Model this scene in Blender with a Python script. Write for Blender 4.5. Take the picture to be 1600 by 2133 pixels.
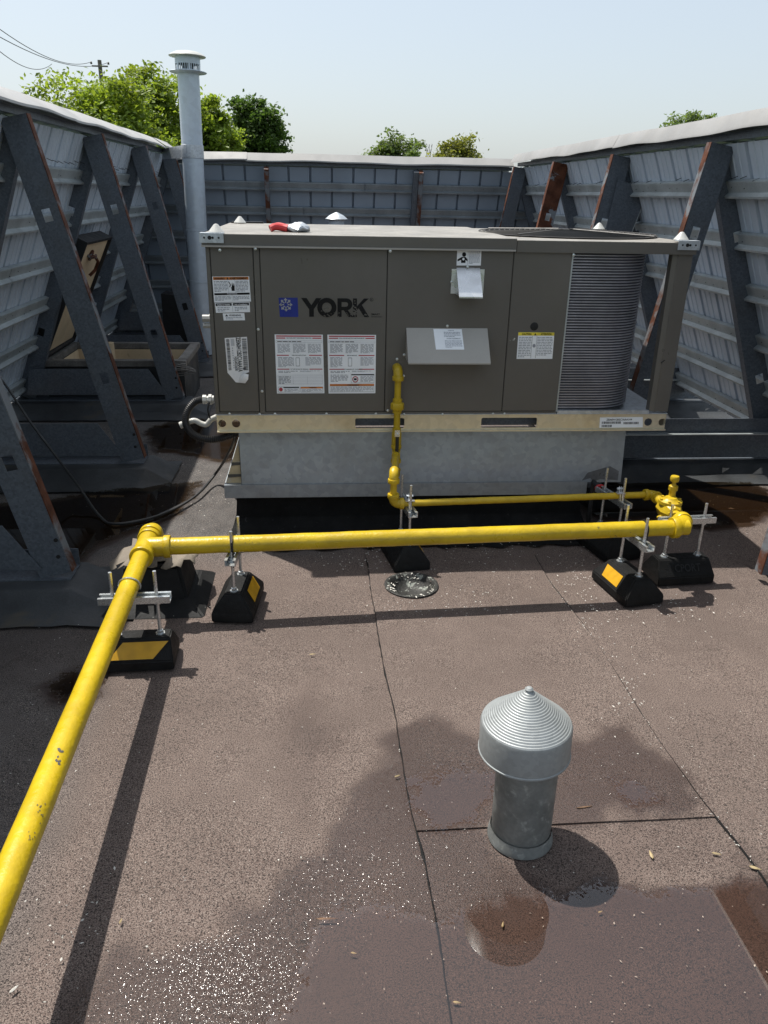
import bpy, bmesh, math, random
import numpy as np
from mathutils import Vector, Matrix
random.seed(7); rng = np.random.default_rng(11)
S = bpy.context.scene
for o in list(bpy.data.objects): bpy.data.objects.remove(o)
C = S.collection
# ------------------------------------------------------------------ camera
FPX, PITCH, YAW, ROLL, CAMH = 1620.0, math.radians(22.303), math.radians(5.221), 0.021, 1.5
_F = Vector((math.sin(YAW)*math.cos(PITCH), math.cos(YAW)*math.cos(PITCH), -math.sin(PITCH)))
_R0 = Vector((math.cos(YAW), -math.sin(YAW), 0)); _U0 = _R0.cross(_F)
_R = _R0*math.cos(ROLL) + _U0*math.sin(ROLL); _U = _U0*math.cos(ROLL) - _R0*math.sin(ROLL)
CAM = Vector((0, 0, CAMH))
cd = bpy.data.cameras.new('camera'); co = bpy.data.objects.new('camera', cd); C.objects.link(co)
cd.sensor_fit = 'HORIZONTAL'; cd.sensor_width = 36; cd.lens = 36*FPX/1600; cd.clip_start = .05; cd.clip_end = 3000
co.matrix_world = Matrix(((_R.x, _U.x, -_F.x, CAM.x), (_R.y, _U.y, -_F.y, CAM.y), (_R.z, _U.z, -_F.z, CAM.z), (0, 0, 0, 1)))
S.camera = co
def ray(x, y): return _F + _R*((x-800)/FPX) - _U*((y-1066.5)/FPX)
def G(x, y, z=0.0):                       # pixel -> point on a level plane
    d = ray(x, y); return CAM + d*((z-CAMH)/d.z)
def PY(x, y, Y):                          # pixel -> point on the plane Y = const
    d = ray(x, y); return CAM + d*(Y/d.y)
# ------------------------------------------------------------------ light
SX, SY = 0.33, -0.33                      # shadow offset per metre of height
sdir = Vector((-SX, -SY, 1)).normalized()
EL = math.asin(sdir.z); AZ = math.atan2(sdir.x, sdir.y)
W = bpy.data.worlds.new('World'); S.world = W; W.use_nodes = True
wn = W.node_tree.nodes; wl = W.node_tree.links
sky = wn.new('ShaderNodeTexSky'); sky.sky_type = 'NISHITA'; sky.sun_disc = False
sky.sun_elevation = EL; sky.sun_rotation = AZ; sky.altitude = 100
sky.air_density = 1.0; sky.dust_density = 3.2; sky.ozone_density = 1.0
bg = wn['Background']; bg.inputs['Strength'].default_value = 0.15
hz_ = wn.new('ShaderNodeMix'); hz_.data_type = 'RGBA'; hz_.inputs[0].default_value = .6; hz_.inputs[7].default_value = (3.6, 3.95, 4.12, 1)   # even summer haze over the whole sky
wl.new(sky.outputs[0], hz_.inputs[6]); wl.new(hz_.outputs[2], bg.inputs[0])
sl = bpy.data.lights.new('sun', 'SUN'); so = bpy.data.objects.new('sun', sl); C.objects.link(so)
sl.energy = 4.9; sl.angle = math.radians(.6); sl.color = (1, .955, .88)
so.rotation_euler = sdir.to_track_quat('Z', 'Y').to_euler(); so.location = (-5, 5, 15)
S.view_settings.view_transform = 'Standard'; S.view_settings.look = 'None'
S.view_settings.exposure = 0.4; S.view_settings.gamma = 1
S.render.resolution_x = 768; S.render.resolution_y = 1024
S.render.engine = 'CYCLES'
S.cycles.max_bounces = 8; S.cycles.transparent_max_bounces = 12
# ------------------------------------------------------------------ materials
MATS = {}
def nd(t, kind, **kw):
    n = t.nodes.new(kind)
    for k, v in kw.items(): setattr(n, k, v)
    return n
def mixc(t, fac, a, b, mode='MIX'):
    m = nd(t, 'ShaderNodeMix', data_type='RGBA', blend_type=mode)
    for s, v in ((m.inputs[0], fac), (m.inputs[6], a), (m.inputs[7], b)):
        if hasattr(v, 'links') or isinstance(v, bpy.types.NodeSocket): t.links.new(v, s)
        else: s.default_value = v if isinstance(v, (int, float)) else (*v, 1)
    return m.outputs[2]
def noise(t, pos, scale, detail=3, rough=.55, dist=0):
    n = nd(t, 'ShaderNodeTexNoise'); n.inputs['Scale'].default_value = scale; n.inputs['Detail'].default_value = detail
    n.inputs['Roughness'].default_value = rough; n.inputs['Distortion'].default_value = dist
    t.links.new(pos, n.inputs['Vector']); return n.outputs[0]
def ramp(t, val, lo, hi, a=0.0, b=1.0):
    m = nd(t, 'ShaderNodeMapRange'); m.interpolation_type = 'SMOOTHSTEP'
    for i, v in ((1, lo), (2, hi), (3, a), (4, b)): m.inputs[i].default_value = v
    t.links.new(val, m.inputs[0]); return m.outputs[0]
def math_(t, op, a, b=0.0):
    m = nd(t, 'ShaderNodeMath', operation=op)
    for s, v in ((m.inputs[0], a), (m.inputs[1], b)):
        if isinstance(v, bpy.types.NodeSocket): t.links.new(v, s)
        else: s.default_value = v
    return m.outputs[0]
def base(name):
    m = bpy.data.materials.new(name); m.use_nodes = True; t = m.node_tree
    p = t.nodes['Principled BSDF']; g = nd(t, 'ShaderNodeNewGeometry'); MATS[name] = m
    return m, t, p, g.outputs['Position']
def scaled(t, pos, s):
    v = nd(t, 'ShaderNodeVectorMath', operation='MULTIPLY'); v.inputs[1].default_value = s; t.links.new(pos, v.inputs[0]); return v.outputs[0]
def mat(name, col, rough=.5, metal=0.0, var=.2, vs=5.0, bump=0.0, bs=60.0, spec=.5, col2=None, lo=.42, hi=.62, ms=8.0, fine=.12, fs=120.0, stretch=None, rvar=.1):
    """paint/metal/rubber: colour with large and fine variation, optional second colour in noise patches, noise bump"""
    m, t, p, pos = base(name)
    if stretch: pos = scaled(t, pos, stretch)
    a = noise(t, pos, vs, 4)
    c = mixc(t, ramp(t, a, .3, .7), tuple(x*(1-var) for x in col), tuple(min(1, x*(1+var*.6)) for x in col))
    f = noise(t, pos, fs, 2)
    c = mixc(t, ramp(t, f, .3, .7, 0, fine), c, tuple(x*.4 for x in col))
    if col2:
        k = noise(t, pos, ms, 6, .62, .4); kf = ramp(t, k, lo, hi); c = mixc(t, kf, c, col2)
    t.links.new(c, p.inputs['Base Color'])
    p.inputs['Metallic'].default_value = metal; p.inputs['Specular IOR Level'].default_value = spec
    t.links.new(ramp(t, noise(t, pos, vs*3.1, 4), .25, .75, max(.02, rough-rvar), min(1, rough+rvar)), p.inputs['Roughness'])
    if bump:
        b = nd(t, 'ShaderNodeBump'); b.inputs['Strength'].default_value = bump; b.inputs['Distance'].default_value = .004
        t.links.new(noise(t, pos, bs, 4), b.inputs['Height']); t.links.new(b.outputs[0], p.inputs['Normal'])
    return m
def galv(name, col, rough=.42, metal=.75, spangle=.25, scale=55, dirt=(.2, .18, .15), dirtamt=.25):
    m, t, p, pos = base(name)
    v = nd(t, 'ShaderNodeTexVoronoi'); v.inputs['Scale'].default_value = scale; t.links.new(pos, v.inputs['Vector'])
    sep = nd(t, 'ShaderNodeSeparateColor'); t.links.new(v.outputs['Color'], sep.inputs[0])
    c = mixc(t, sep.outputs[0], tuple(x*(1-spangle) for x in col), tuple(min(1, x*(1+spangle*.5)) for x in col))
    d = ramp(t, noise(t, pos, 4, 6, .65), .45, .75, 0, dirtamt); c = mixc(t, d, c, dirt)
    t.links.new(c, p.inputs['Base Color']); p.inputs['Metallic'].default_value = metal
    t.links.new(math_(t, 'ADD', math_(t, 'MULTIPLY', sep.outputs[1], .12), rough-.06), p.inputs['Roughness'])
    return m
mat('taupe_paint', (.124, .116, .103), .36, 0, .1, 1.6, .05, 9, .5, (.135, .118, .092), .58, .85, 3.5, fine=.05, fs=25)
mat('taupe_top_lit', (.27, .255, .228), .5, 0, .22, 7, .06, 200, .4, fine=.3, fs=60)  # lighter copy of the cabinet paint, sunlight on the lid put into the colour
mat('taupe_hood_lit', (.36, .345, .315), .45, 0, .08, 3, spec=.45, fine=.04)  # paler copy of the cabinet paint, sky light on upward faces painted in
mat('dark_core', (.012, .012, .012), .8, fine=0)
mat('coil_dark', (.05, .05, .062), .6, .2, .3, 9)
mat('coil_fin', (.42, .42, .46), .42, .55, .25, 5, fine=.25, fs=30)
galv('galvanized', (.52, .56, .60), .44, .6, .16, 70)
galv('curb_metal', (.34, .37, .395), .5, .55, .12, 45, (.24, .24, .23), .5)
galv('frame_steel', (.115, .135, .162), .5, .35, .25, 120, (.10, .10, .10), .45)
galv('rail_metal', (.68, .62, .47), .38, .55, .08, 40, (.42, .33, .18), .55)  # yellowish reflection on the galvanised rail is painted into both colours
galv('bright_sheet', (.72, .74, .76), .3, .8, .06, 30)
galv('stack_metal', (.50, .57, .64), .45, .3, .07, 25, (.42, .44, .45), .4)
galv('zinc_rod', (.66, .69, .70), .32, .85, .2, 300)
galv('vent_metal', (.28, .30, .305), .5, .3, .10, 90, (.28, .29, .27), .55)
mat('vent_weathered', (.19, .20, .195), .6, .15, .25, 14, .1, 60, .4, (.30, .315, .30), .55, .70, 30, fine=.25, fs=90)
mat('wet_metal', (.13, .135, .14), .35, .2, .2, 20)
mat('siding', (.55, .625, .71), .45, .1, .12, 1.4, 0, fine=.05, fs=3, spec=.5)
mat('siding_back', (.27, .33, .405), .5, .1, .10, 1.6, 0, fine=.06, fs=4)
mat('girt_metal', (.43, .47, .475), .42, .35, .2, 5, fine=.2)
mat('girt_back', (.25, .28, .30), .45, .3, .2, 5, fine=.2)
mat('cap_flashing', (.34, .335, .325), .5, 0, .12, 3, .04, 40, fine=.08)
mat('rust', (.115, .045, .026), .8, 0, .45, 12, .3, 150, .2, (.16, .175, .19), .47, .60, 6)
mat('rust_heavy', (.115, .045, .026), .8, 0, .45, 14, .3, 150, .2, (.19, .215, .24), .56, .60, 7)
mat('bitumen', (.013, .0138, .0145), .75, 0, .5, 4, .5, 130, .35, fine=.4, fs=260)
mat('base_flashing', (.006, .0062, .0064), .8, 0, .5, 5, .5, 200, .25, (.035, .034, .033), .62, .72, 60)
mat('sleeper_membrane', (.042, .046, .050), .62, 0, .55, 2.5, .35, 90, .4, (.07, .06, .046), .55, .75, 5, fine=.4, fs=220)
mat('rubber_block', (.0055, .0058, .006), .6, 0, .5, 18, .5, 240, .25, (.04, .037, .034), .66, .76, 40)
mat('yellow_paint', (.52, .365, .009), .34, 0, .16, 9, .35, 90, .5, (.20, .15, .02), .74, .78, 34, fine=.1, fs=50)
mat('yellow_small', (.50, .345, .012), .4, 0, .16, 14, .25, 120, .5, (.10, .08, .02), .68, .72, 55, fine=.12)
mat('tape_yellow', (.56, .30, .010), .4, 0, .14, 30, .1, 300, fine=.1)
mat('label_white', (.86, .89, .92), .35, 0, .05, 6, fine=.02)
mat('paper_white', (.80, .80, .80), .5, 0, .06, 20, .1, 60, fine=.03)
mat('ink_black', (.008, .008, .009), .5, spec=.2, fine=0)
mat('ink_grey', (.27, .29, .33), .5, fine=0)
mat('ink_red', (.45, .045, .065), .45, fine=0)
mat('ink_orange', (.62, .20, .035), .45, fine=0)
mat('ink_yellow', (.75, .62, .05), .45, fine=0)
mat('ink_blue', (.012, .028, .26), .35, fine=.05)
mat('logo_grey', (.42, .43, .44), .45, fine=0)
mat('white_plastic', (.52, .52, .49), .35, 0, .08)
mat('black_plastic', (.012, .012, .013), .42, fine=.1)
mat('cable_black', (.016, .016, .016), .5)
mat('cable_grey', (.085, .08, .072), .5)
mat('cream_paint', (.72, .56, .36), .5, 0, .15, 4, .05, 30, .4, (.20, .13, .07), .66, .78, 7, fine=.1)
mat('hatch_black', (.010, .010, .011), .6)
mat('hatch_rim', (.20, .19, .175), .55, .3, .4, 9, fine=.4)
mat('insulation', (.55, .44, .27), .8, 0, .2, 12, .3, 60, .3, (.42, .40, .36), .5, .6, 10)
mat('cardboard', (.20, .17, .135), .8, 0, .15, 8, .1, 40)
mat('red_rubber', (.52, .03, .03), .45, 0, .15, 20)
mat('drain_dirt', (.022, .022, .02), .6, 0, .4, 30, .8, 90, .4, (.22, .235, .21), .57, .63, 30)
mat('white_chip', (.60, .58, .53), .7, 0, .15, 40)
mat('seed_tan', (.36, .28, .15), .7, 0, .25, 60)
mat('twig_brown', (.20, .12, .07), .8, 0, .3, 60)
mat('bark', (.10, .08, .062), .9, 0, .35, 3, .6, 9, .2)
mat('pole_wood', (.16, .145, .13), .9, 0, .25, 2, stretch=(6, 6, .5))
mat('wire', (.05, .05, .055), .6)
mat('grass_field', (.07, .10, .035), .95, 0, .4, .05, spec=.1)
mat('building_wall', (.35, .31, .27), .85, 0, .15, 1)
def leaf_mat(name, col, trans):
    m, t, p, pos = base(name)
    c = mixc(t, ramp(t, noise(t, pos, 1.1, 3), .35, .65), tuple(x*.62 for x in col), tuple(x*1.25 for x in col))
    oi = noise(t, pos, 14, 1); c = mixc(t, ramp(t, oi, .4, .7, 0, .45), c, (col[0]*1.5, col[1]*1.25, col[2]*.9))
    t.links.new(c, p.inputs['Base Color']); p.inputs['Roughness'].default_value = .55; p.inputs['Specular IOR Level'].default_value = .35
    tr = nd(t, 'ShaderNodeBsdfTranslucent'); t.links.new(mixc(t, 1.0, c, trans, 'MULTIPLY'), tr.inputs[0])
    mx = nd(t, 'ShaderNodeMixShader'); mx.inputs[0].default_value = .4
    t.links.new(p.outputs[0], mx.inputs[1]); t.links.new(tr.outputs[0], mx.inputs[2])
    t.links.new(mx.outputs[0], t.nodes['Material Output'].inputs[0]); return m
leaf_mat('leaf_light', (.15, .215, .038), (2.2, 2.1, .9))
leaf_mat('leaf_dark', (.06, .105, .028), (1.7, 1.8, .9))
leaf_mat('leaf_mid', (.10, .15, .05), (1.9, 1.9, 1.0))
leaf_mat('leaf_yellow', (.155, .18, .05), (2.0, 1.9, .9))
# mineral-surfaced roofing: granules, blotches, dark where wet, greyer along the left side and towards the back
def roof_mat():
    m, t, p, pos = base('roof_granules')
    at = lambda n: nd(t, 'ShaderNodeAttribute', attribute_name=n).outputs['Fac']
    wet, grey = at('wet'), at('grey')
    g1 = noise(t, pos, 520, 2, .6); g2 = noise(t, pos, 260, 2, .6); b1 = noise(t, pos, 2.2, 5, .6); b2 = noise(t, pos, 11, 5, .65)
    c = mixc(t, ramp(t, b1, .3, .7), (.100, .072, .061), (.143, .106, .091))
    c = mixc(t, ramp(t, b2, .35, .72, 0, .45), c, (.080, .055, .047))
    gc = mixc(t, ramp(t, b2, .3, .7), (.040, .042, .044), (.085, .085, .085)); c = mixc(t, grey, c, gc)
    c = mixc(t, ramp(t, g1, .50, .66, 0, .9), c, (.275, .228, .20))
    c = mixc(t, ramp(t, g2, .36, .52, .88, 0), c, (.014, .011, .010))
    st = ramp(t, noise(t, pos, 5.5, 7, .7, .6), .60, .72, 0, .35); c = mixc(t, st, c, (.034, .028, .025))
    red = ramp(t, noise(t, pos, 1.7, 3), .42, .62, 0, .55)
    wc = mixc(t, 1.0, c, (.40, .32, .30), 'MULTIPLY'); wr = mixc(t, red, wc, (.034, .017, .0125)); c = mixc(t, wet, c, wr)
    t.links.new(c, p.inputs['Base Color'])
    t.links.new(math_(t, 'ADD', ramp(t, wet, 0, 1, .93, .45), ramp(t, wet, 1.0, 1.5, 0, .3)), p.inputs['Roughness']); p.inputs['Specular IOR Level'].default_value = .4
    h = math_(t, 'ADD', math_(t, 'MULTIPLY', g1, .6), math_(t, 'ADD', g2, math_(t, 'MULTIPLY', math_(t, 'MULTIPLY', noise(t, pos, 150, 2, .5), .5), wet)))
    b = nd(t, 'ShaderNodeBump'); b.inputs['Distance'].default_value = .0022; t.links.new(h, b.inputs['Height'])
    film = ramp(t, math_(t, 'ADD', wet, math_(t, 'MULTIPLY', math_(t, 'SUBTRACT', b2, .5), .9)), .45, .95)      # rain film lying on the granules
    film = math_(t, 'SUBTRACT', film, ramp(t, wet, 1.0, 1.4)); p.inputs['Coat Roughness'].default_value = .035; p.inputs['Coat IOR'].default_value = 1.36
    t.links.new(math_(t, 'MULTIPLY', math_(t, 'MAXIMUM', film, 0.0), .6), p.inputs['Coat Weight'])
    cb = nd(t, 'ShaderNodeBump'); cb.inputs['Distance'].default_value = .0013; cb.inputs['Strength'].default_value = 1
    t.links.new(math_(t, 'ADD', noise(t, pos, 95, 1, .4), math_(t, 'MULTIPLY', noise(t, pos, 210, 1, .4), .35)), cb.inputs['Height']); t.links.new(cb.outputs[0], p.inputs['Coat Normal'])
    t.links.new(math_(t, 'SUBTRACT', ramp(t, wet, 0, 1, .7, 1.0), ramp(t, wet, 1.0, 1.5, 0, .85)), b.inputs['Strength']); t.links.new(b.outputs[0], p.inputs['Normal'])
roof_mat()
# standing water: mirror by Fresnel over the roofing seen through it; granules break the edge
def water_mat(name, tint, ior):
    m, t, p, pos = base(name); t.nodes.remove(p)
    d = nd(t, 'ShaderNodeAttribute', attribute_name='depth').outputs['Fac']
    n = math_(t, 'ADD', math_(t, 'MULTIPLY', noise(t, pos, 130, 3, .6), 1.0), math_(t, 'MULTIPLY', noise(t, pos, 24, 4, .6), .9))
    cov = ramp(t, math_(t, 'ADD', d, math_(t, 'MULTIPLY', math_(t, 'SUBTRACT', n, .95), .9)), -.02, .05)
    fr = nd(t, 'ShaderNodeFresnel'); fr.inputs[0].default_value = ior
    bmp = nd(t, 'ShaderNodeBump'); bmp.inputs['Strength'].default_value = .25; bmp.inputs['Distance'].default_value = .0015
    t.links.new(cov, bmp.inputs['Height'])
    gl = nd(t, 'ShaderNodeBsdfGlossy'); gl.inputs['Roughness'].default_value = .015; t.links.new(bmp.outputs[0], gl.inputs['Normal'])
    tr = nd(t, 'ShaderNodeBsdfTransparent'); tr.inputs[0].default_value = (*tint, 1)
    mx = nd(t, 'ShaderNodeMixShader'); t.links.new(fr.outputs[0], mx.inputs[0]); t.links.new(tr.outputs[0], mx.inputs[1]); t.links.new(gl.outputs[0], mx.inputs[2])
    t2 = nd(t, 'ShaderNodeBsdfTransparent'); m2 = nd(t, 'ShaderNodeMixShader')
    t.links.new(cov, m2.inputs[0]); t.links.new(t2.outputs[0], m2.inputs[1]); t.links.new(mx.outputs[0], m2.inputs[2])
    t.links.new(m2.outputs[0], t.nodes['Material Output'].inputs[0])
water_mat('rain_water', (.95, .88, .84), 1.85)
water_mat('muddy_water', (.46, .38, .27), 1.4)
# ------------------------------------------------------------------ mesh helpers
ORG = {}
def tag(o, label=None, cat=None, group=None, kind=None):
    for k, v in (('label', label), ('category', cat), ('group', group), ('kind', kind)):
        if v: o[k] = v
    return o
def thing(name, loc, label, cat, group=None):
    o = bpy.data.objects.new(name, None); C.objects.link(o); o.location = loc; o.empty_display_size = .1
    ORG[o] = Vector(loc); return tag(o, label, cat, group)
class MB:
    def __init__(s): s.v = []; s.f = []; s.m = []
    def add(s, vs, fs, mi=0):
        n = len(s.v); s.v += [Vector(v) for v in vs]; s.f += [tuple(i+n for i in f) for f in fs]; s.m += [mi]*len(fs); return s
    def box(s, a, b, mi=0):
        (x0, y0, z0), (x1, y1, z1) = a, b
        return s.add([(x0, y0, z0), (x1, y0, z0), (x1, y1, z0), (x0, y1, z0), (x0, y0, z1), (x1, y0, z1), (x1, y1, z1), (x0, y1, z1)],
                     [(0, 3, 2, 1), (4, 5, 6, 7), (0, 1, 5, 4), (1, 2, 6, 5), (2, 3, 7, 6), (3, 0, 4, 7)], mi)
    def hexa(s, lo, hi, mi=0):             # two quads (4 points each, same winding, counter-clockwise seen from the hi side)
        return s.add(list(lo)+list(hi), [(0, 3, 2, 1), (4, 5, 6, 7), (0, 1, 5, 4), (1, 2, 6, 5), (2, 3, 7, 6), (3, 0, 4, 7)], mi)
    def slab(s, poly, d, mi=0):            # planar polygon thickened by vector d
        n = len(poly); poly = [Vector(p) for p in poly]; d = Vector(d)
        return s.add(poly+[p+d for p in poly], [tuple(reversed(range(n))), tuple(range(n, 2*n))]+[(i, (i+1) % n, n+(i+1) % n, n+i) for i in range(n)], mi)
    def tube(s, pts, r, n=12, cap=True, mi=0, rings=None):
        pts = [Vector(p) for p in pts]; k = len(pts); rs = r if isinstance(r, (list, tuple)) else [r]*k
        T = [((pts[min(i+1, k-1)]-pts[max(i-1, 0)]).normalized()) for i in range(k)]
        u = T[0].orthogonal().normalized(); vs = []; fs = []
        for i in range(k):
            u = (u-T[i]*u.dot(T[i])).normalized(); w = T[i].cross(u)
            vs += [pts[i]+(u*math.cos(2*math.pi*j/n)+w*math.sin(2*math.pi*j/n))*rs[i] for j in range(n)]
        for i in range(k-1):
            fs += [(i*n+j, i*n+(j+1) % n, (i+1)*n+(j+1) % n, (i+1)*n+j) for j in range(n)]
        if cap: fs += [tuple(reversed(range(n))), tuple(range((k-1)*n, k*n))]
        return s.add(vs, fs, mi)
    def lathe(s, c, prof, n=32, ax=(0, 0, 1), mi=0):     # profile of (radius, height along ax)
        c = Vector(c); ax = Vector(ax).normalized(); u = ax.orthogonal().normalized(); w = ax.cross(u); vs = []; fs = []
        for r, h in prof: vs += [c+ax*h+(u*math.cos(2*math.pi*j/n)+w*math.sin(2*math.pi*j/n))*r for j in range(n)]
        for i in range(len(prof)-1): fs += [(i*n+j, i*n+(j+1) % n, (i+1)*n+(j+1) % n, (i+1)*n+j) for j in range(n)]
        return s.add(vs, fs, mi)
    def build(s, name, mats, parent=None, org=None, bevel=0, smooth=35, kind=None):
        o = ORG[parent] if parent is not None else Vector(org if org is not None else (0, 0, 0))
        me = bpy.data.meshes.new(name); me.from_pydata([tuple(v-o) for v in s.v], [], s.f)
        for k in (mats if isinstance(mats, (list, tuple)) else [mats]): me.materials.append(MATS[k])
        me.polygons.foreach_set('material_index', s.m)
        bm = bmesh.new(); bm.from_mesh(me)
        if bevel:
            es = [e for e in bm.edges if len(e.link_faces) == 2 and e.calc_face_angle(0) > .5]
            bmesh.ops.bevel(bm, geom=es, offset=bevel, segments=2, affect='EDGES', clamp_overlap=True)
        bmesh.ops.recalc_face_normals(bm, faces=bm.faces); bm.to_mesh(me); bm.free()
        me.polygons.foreach_set('use_smooth', [True]*len(me.polygons)); me.set_sharp_from_angle(angle=math.radians(smooth))
        ob = bpy.data.objects.new(name, me); C.objects.link(ob)
        if parent is not None: ob.parent = parent; ORG[ob] = o
        else: ob.location = o; ORG[ob] = o
        if kind: ob['kind'] = kind
        return ob
def dup(o, d, parent):                     # copy of a part that shares its mesh, moved by d
    c = o.copy(); C.objects.link(c); c.parent = parent; c.location = o.location + Vector(d); return c
def arc(c, a, b, r, n=6):                  # rounded corner at c between directions a and b (unit vectors away from c)
    c, a, b = Vector(c), Vector(a).normalized(), Vector(b).normalized(); p = c+a*r; q = c+b*r
    return [p*(1-t)**2+c*2*t*(1-t)+q*t*t for t in [i/n for i in range(n+1)]]
def text(mb, body, o, ex, ey, h, w=None, bold=0.0, mi=0, lift=None, center=False):
    """flat lettering: origin o, unit vectors ex, ey, cap height h, total width w"""
    cu = bpy.data.curves.new('t', 'FONT'); cu.body = body; cu.size = 1; cu.offset = bold; cu.resolution_u = 3
    ob = bpy.data.objects.new('t', cu); C.objects.link(ob); bpy.context.view_layer.update()
    me = bpy.data.meshes.new_from_object(ob.evaluated_get(bpy.context.evaluated_depsgraph_get()))
    vs = [v.co.copy() for v in me.vertices]; fs = [tuple(p.vertices) for p in me.polygons]
    bpy.data.objects.remove(ob); bpy.data.curves.remove(cu); bpy.data.meshes.remove(me)
    if not vs: return
    x0 = min(v.x for v in vs); x1 = max(v.x for v in vs); y0 = min(v.y for v in vs); y1 = max(v.y for v in vs)
    sy = h/(y1-y0); sx = (w/(x1-x0)) if w else sy
    o, ex, ey = Vector(o), Vector(ex), Vector(ey)
    if center: o = o-ex*((x1-x0)*sx/2)
    mb.add([o+ex*((v.x-x0)*sx)+ey*((v.y-y0)*sy) for v in vs], fs, mi)

# ================================================================== SETTING: ground, roof
gm = MB(); gm.add([(-900, -900, -5.5), (900, -900, -5.5), (900, 900, -5.5), (-900, 900, -5.5)], [(0, 1, 2, 3)])
tag(gm.build('ground', 'grass_field'), 'grassy ground around the building far below the roof', kind='structure')
bm_ = MB(); bm_.box((-3.0, -7, -5.5), (3.6, 10.2, -.10)); bm_.build('building_block', 'building_wall', kind='structure')

def inpoly_sd(X, Y, poly):                 # signed distance, positive inside
    d = np.full(X.shape, 1e9); ins = np.zeros(X.shape, bool); n = len(poly)
    for i in range(n):
        x0, y0 = poly[i]; x1, y1 = poly[(i+1) % n]; ex, ey = x1-x0, y1-y0; L = ex*ex+ey*ey+1e-12
        t = np.clip(((X-x0)*ex+(Y-y0)*ey)/L, 0, 1); d = np.minimum(d, np.hypot(X-x0-t*ex, Y-y0-t*ey))
        c = ((y0 > Y) != (y1 > Y)) & (X < ex*(Y-y0)/(ey if abs(ey) > 1e-12 else 1e-12)+x0); ins ^= c
    return np.where(ins, d, -d)
_gr = {}
def vnoise(X, Y, s, seed):                 # value noise
    if seed not in _gr: _gr[seed] = np.random.default_rng(seed).random((128, 128))
    g = _gr[seed]; x = X*s+300; y = Y*s+300; xi = np.floor(x).astype(int); yi = np.floor(y).astype(int); fx = x-xi; fy = y-yi
    fx = fx*fx*(3-2*fx); fy = fy*fy*(3-2*fy); a = lambda i, j: g[(xi+i) % 128, (yi+j) % 128]
    return (a(0, 0)*(1-fx)+a(1, 0)*fx)*(1-fy)+(a(0, 1)*(1-fx)+a(1, 1)*fx)*fy
def gp(pts): return [tuple(G(x, y)[:2]) for x, y in pts]
WETS = [  # (polygon in photo pixels on the roof, strength, edge softness)
    ([(90, 2200), (150, 2060), (230, 1990), (330, 1955), (450, 1925), (545, 1850), (640, 1760), (700, 1660), (770, 1590), (830, 1515), (900, 1494), (960, 1512), (1010, 1535),
      (1200, 1545), (1240, 1528), (1300, 1526), (1370, 1556), (1425, 1620), (1478, 1692), (1180, 1712), (1010, 1728), (1010, 1800), (1240, 1850), (1400, 1842), (1560, 1836),
      (1800, 1830), (1900, 2500), (0, 2500)], .9, .035),
    ([(600, 1480), (650, 1430), (690, 1500), (690, 1600), (660, 1720), (600, 1730), (590, 1600)], .45, .07),
    ([(90, 1420), (150, 1395), (250, 1400), (230, 1440), (150, 1475), (100, 1470)], .95, .03),
    ([(860, 1730), (1480, 1690), (1560, 1830), (1240, 1850), (900, 1900)], .28, .05),
    ([(1480, 1760), (1540, 1740), (1600, 1790), (1600, 1850), (1560, 1840)], .5, .04),
    ([(-200, 1240), (60, 1225), (330, 1230), (330, 1290), (230, 1330), (-200, 1500)], .35, .12)]
PUDDLES = [  # (polygon px, label, material)
    ([(540, 2250), (575, 2100), (620, 2020), (650, 1950), (690, 1905), (760, 1885), (830, 1893), (905, 1905), (985, 1872), (1060, 1872), (1130, 1866), (1250, 1858), (1400, 1853), (1550, 1840),
      (1700, 1832), (1850, 1900), (1900, 2500), (480, 2500)], 'wide shallow rain puddle across the foreground of the roof', 'rain_water'),
    ([(860, 1625), (900, 1600), (960, 1610), (1025, 1620), (1030, 1680), (1000, 1715), (900, 1725), (868, 1690)], 'small granule-edged puddle left of the cone-topped vent pipe', 'rain_water'),
    ([(1285, 1650), (1310, 1622), (1345, 1630), (1360, 1660), (1330, 1690), (1300, 1680)], 'tiny puddle right of the cone-topped vent pipe', 'rain_water'),
    ([(-250, 1110), (-100, 1060), (60, 1045), (180, 1030), (300, 1015), (408, 1008), (380, 1060), (345, 1085), (250, 1120), (190, 1150), (150, 1195), (60, 1215), (-250, 1215)], 'dark puddle beside the left wall behind the pipe tee', 'muddy_water'),
    ([(300, 900), (360, 880), (430, 875), (520, 880), (520, 950), (470, 962), (400, 945), (330, 935)], 'dark puddle under the black conduit loop', 'muddy_water'),
    ([(1215, 965), (1310, 985), (1420, 992), (1500, 1000), (1600, 1018), (1640, 1060), (1560, 1085), (1480, 1100), (1400, 1085), (1250, 1075), (1200, 1040)], 'brown puddle right of the metal curb', 'muddy_water'),
    ([(110, 1425), (160, 1402), (230, 1405), (205, 1440), (140, 1468), (108, 1462)], 'little wet pool left of the long yellow pipe', 'muddy_water')]
DRAIN = Vector((.378, 2.83, 0)); DR = .098
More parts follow.
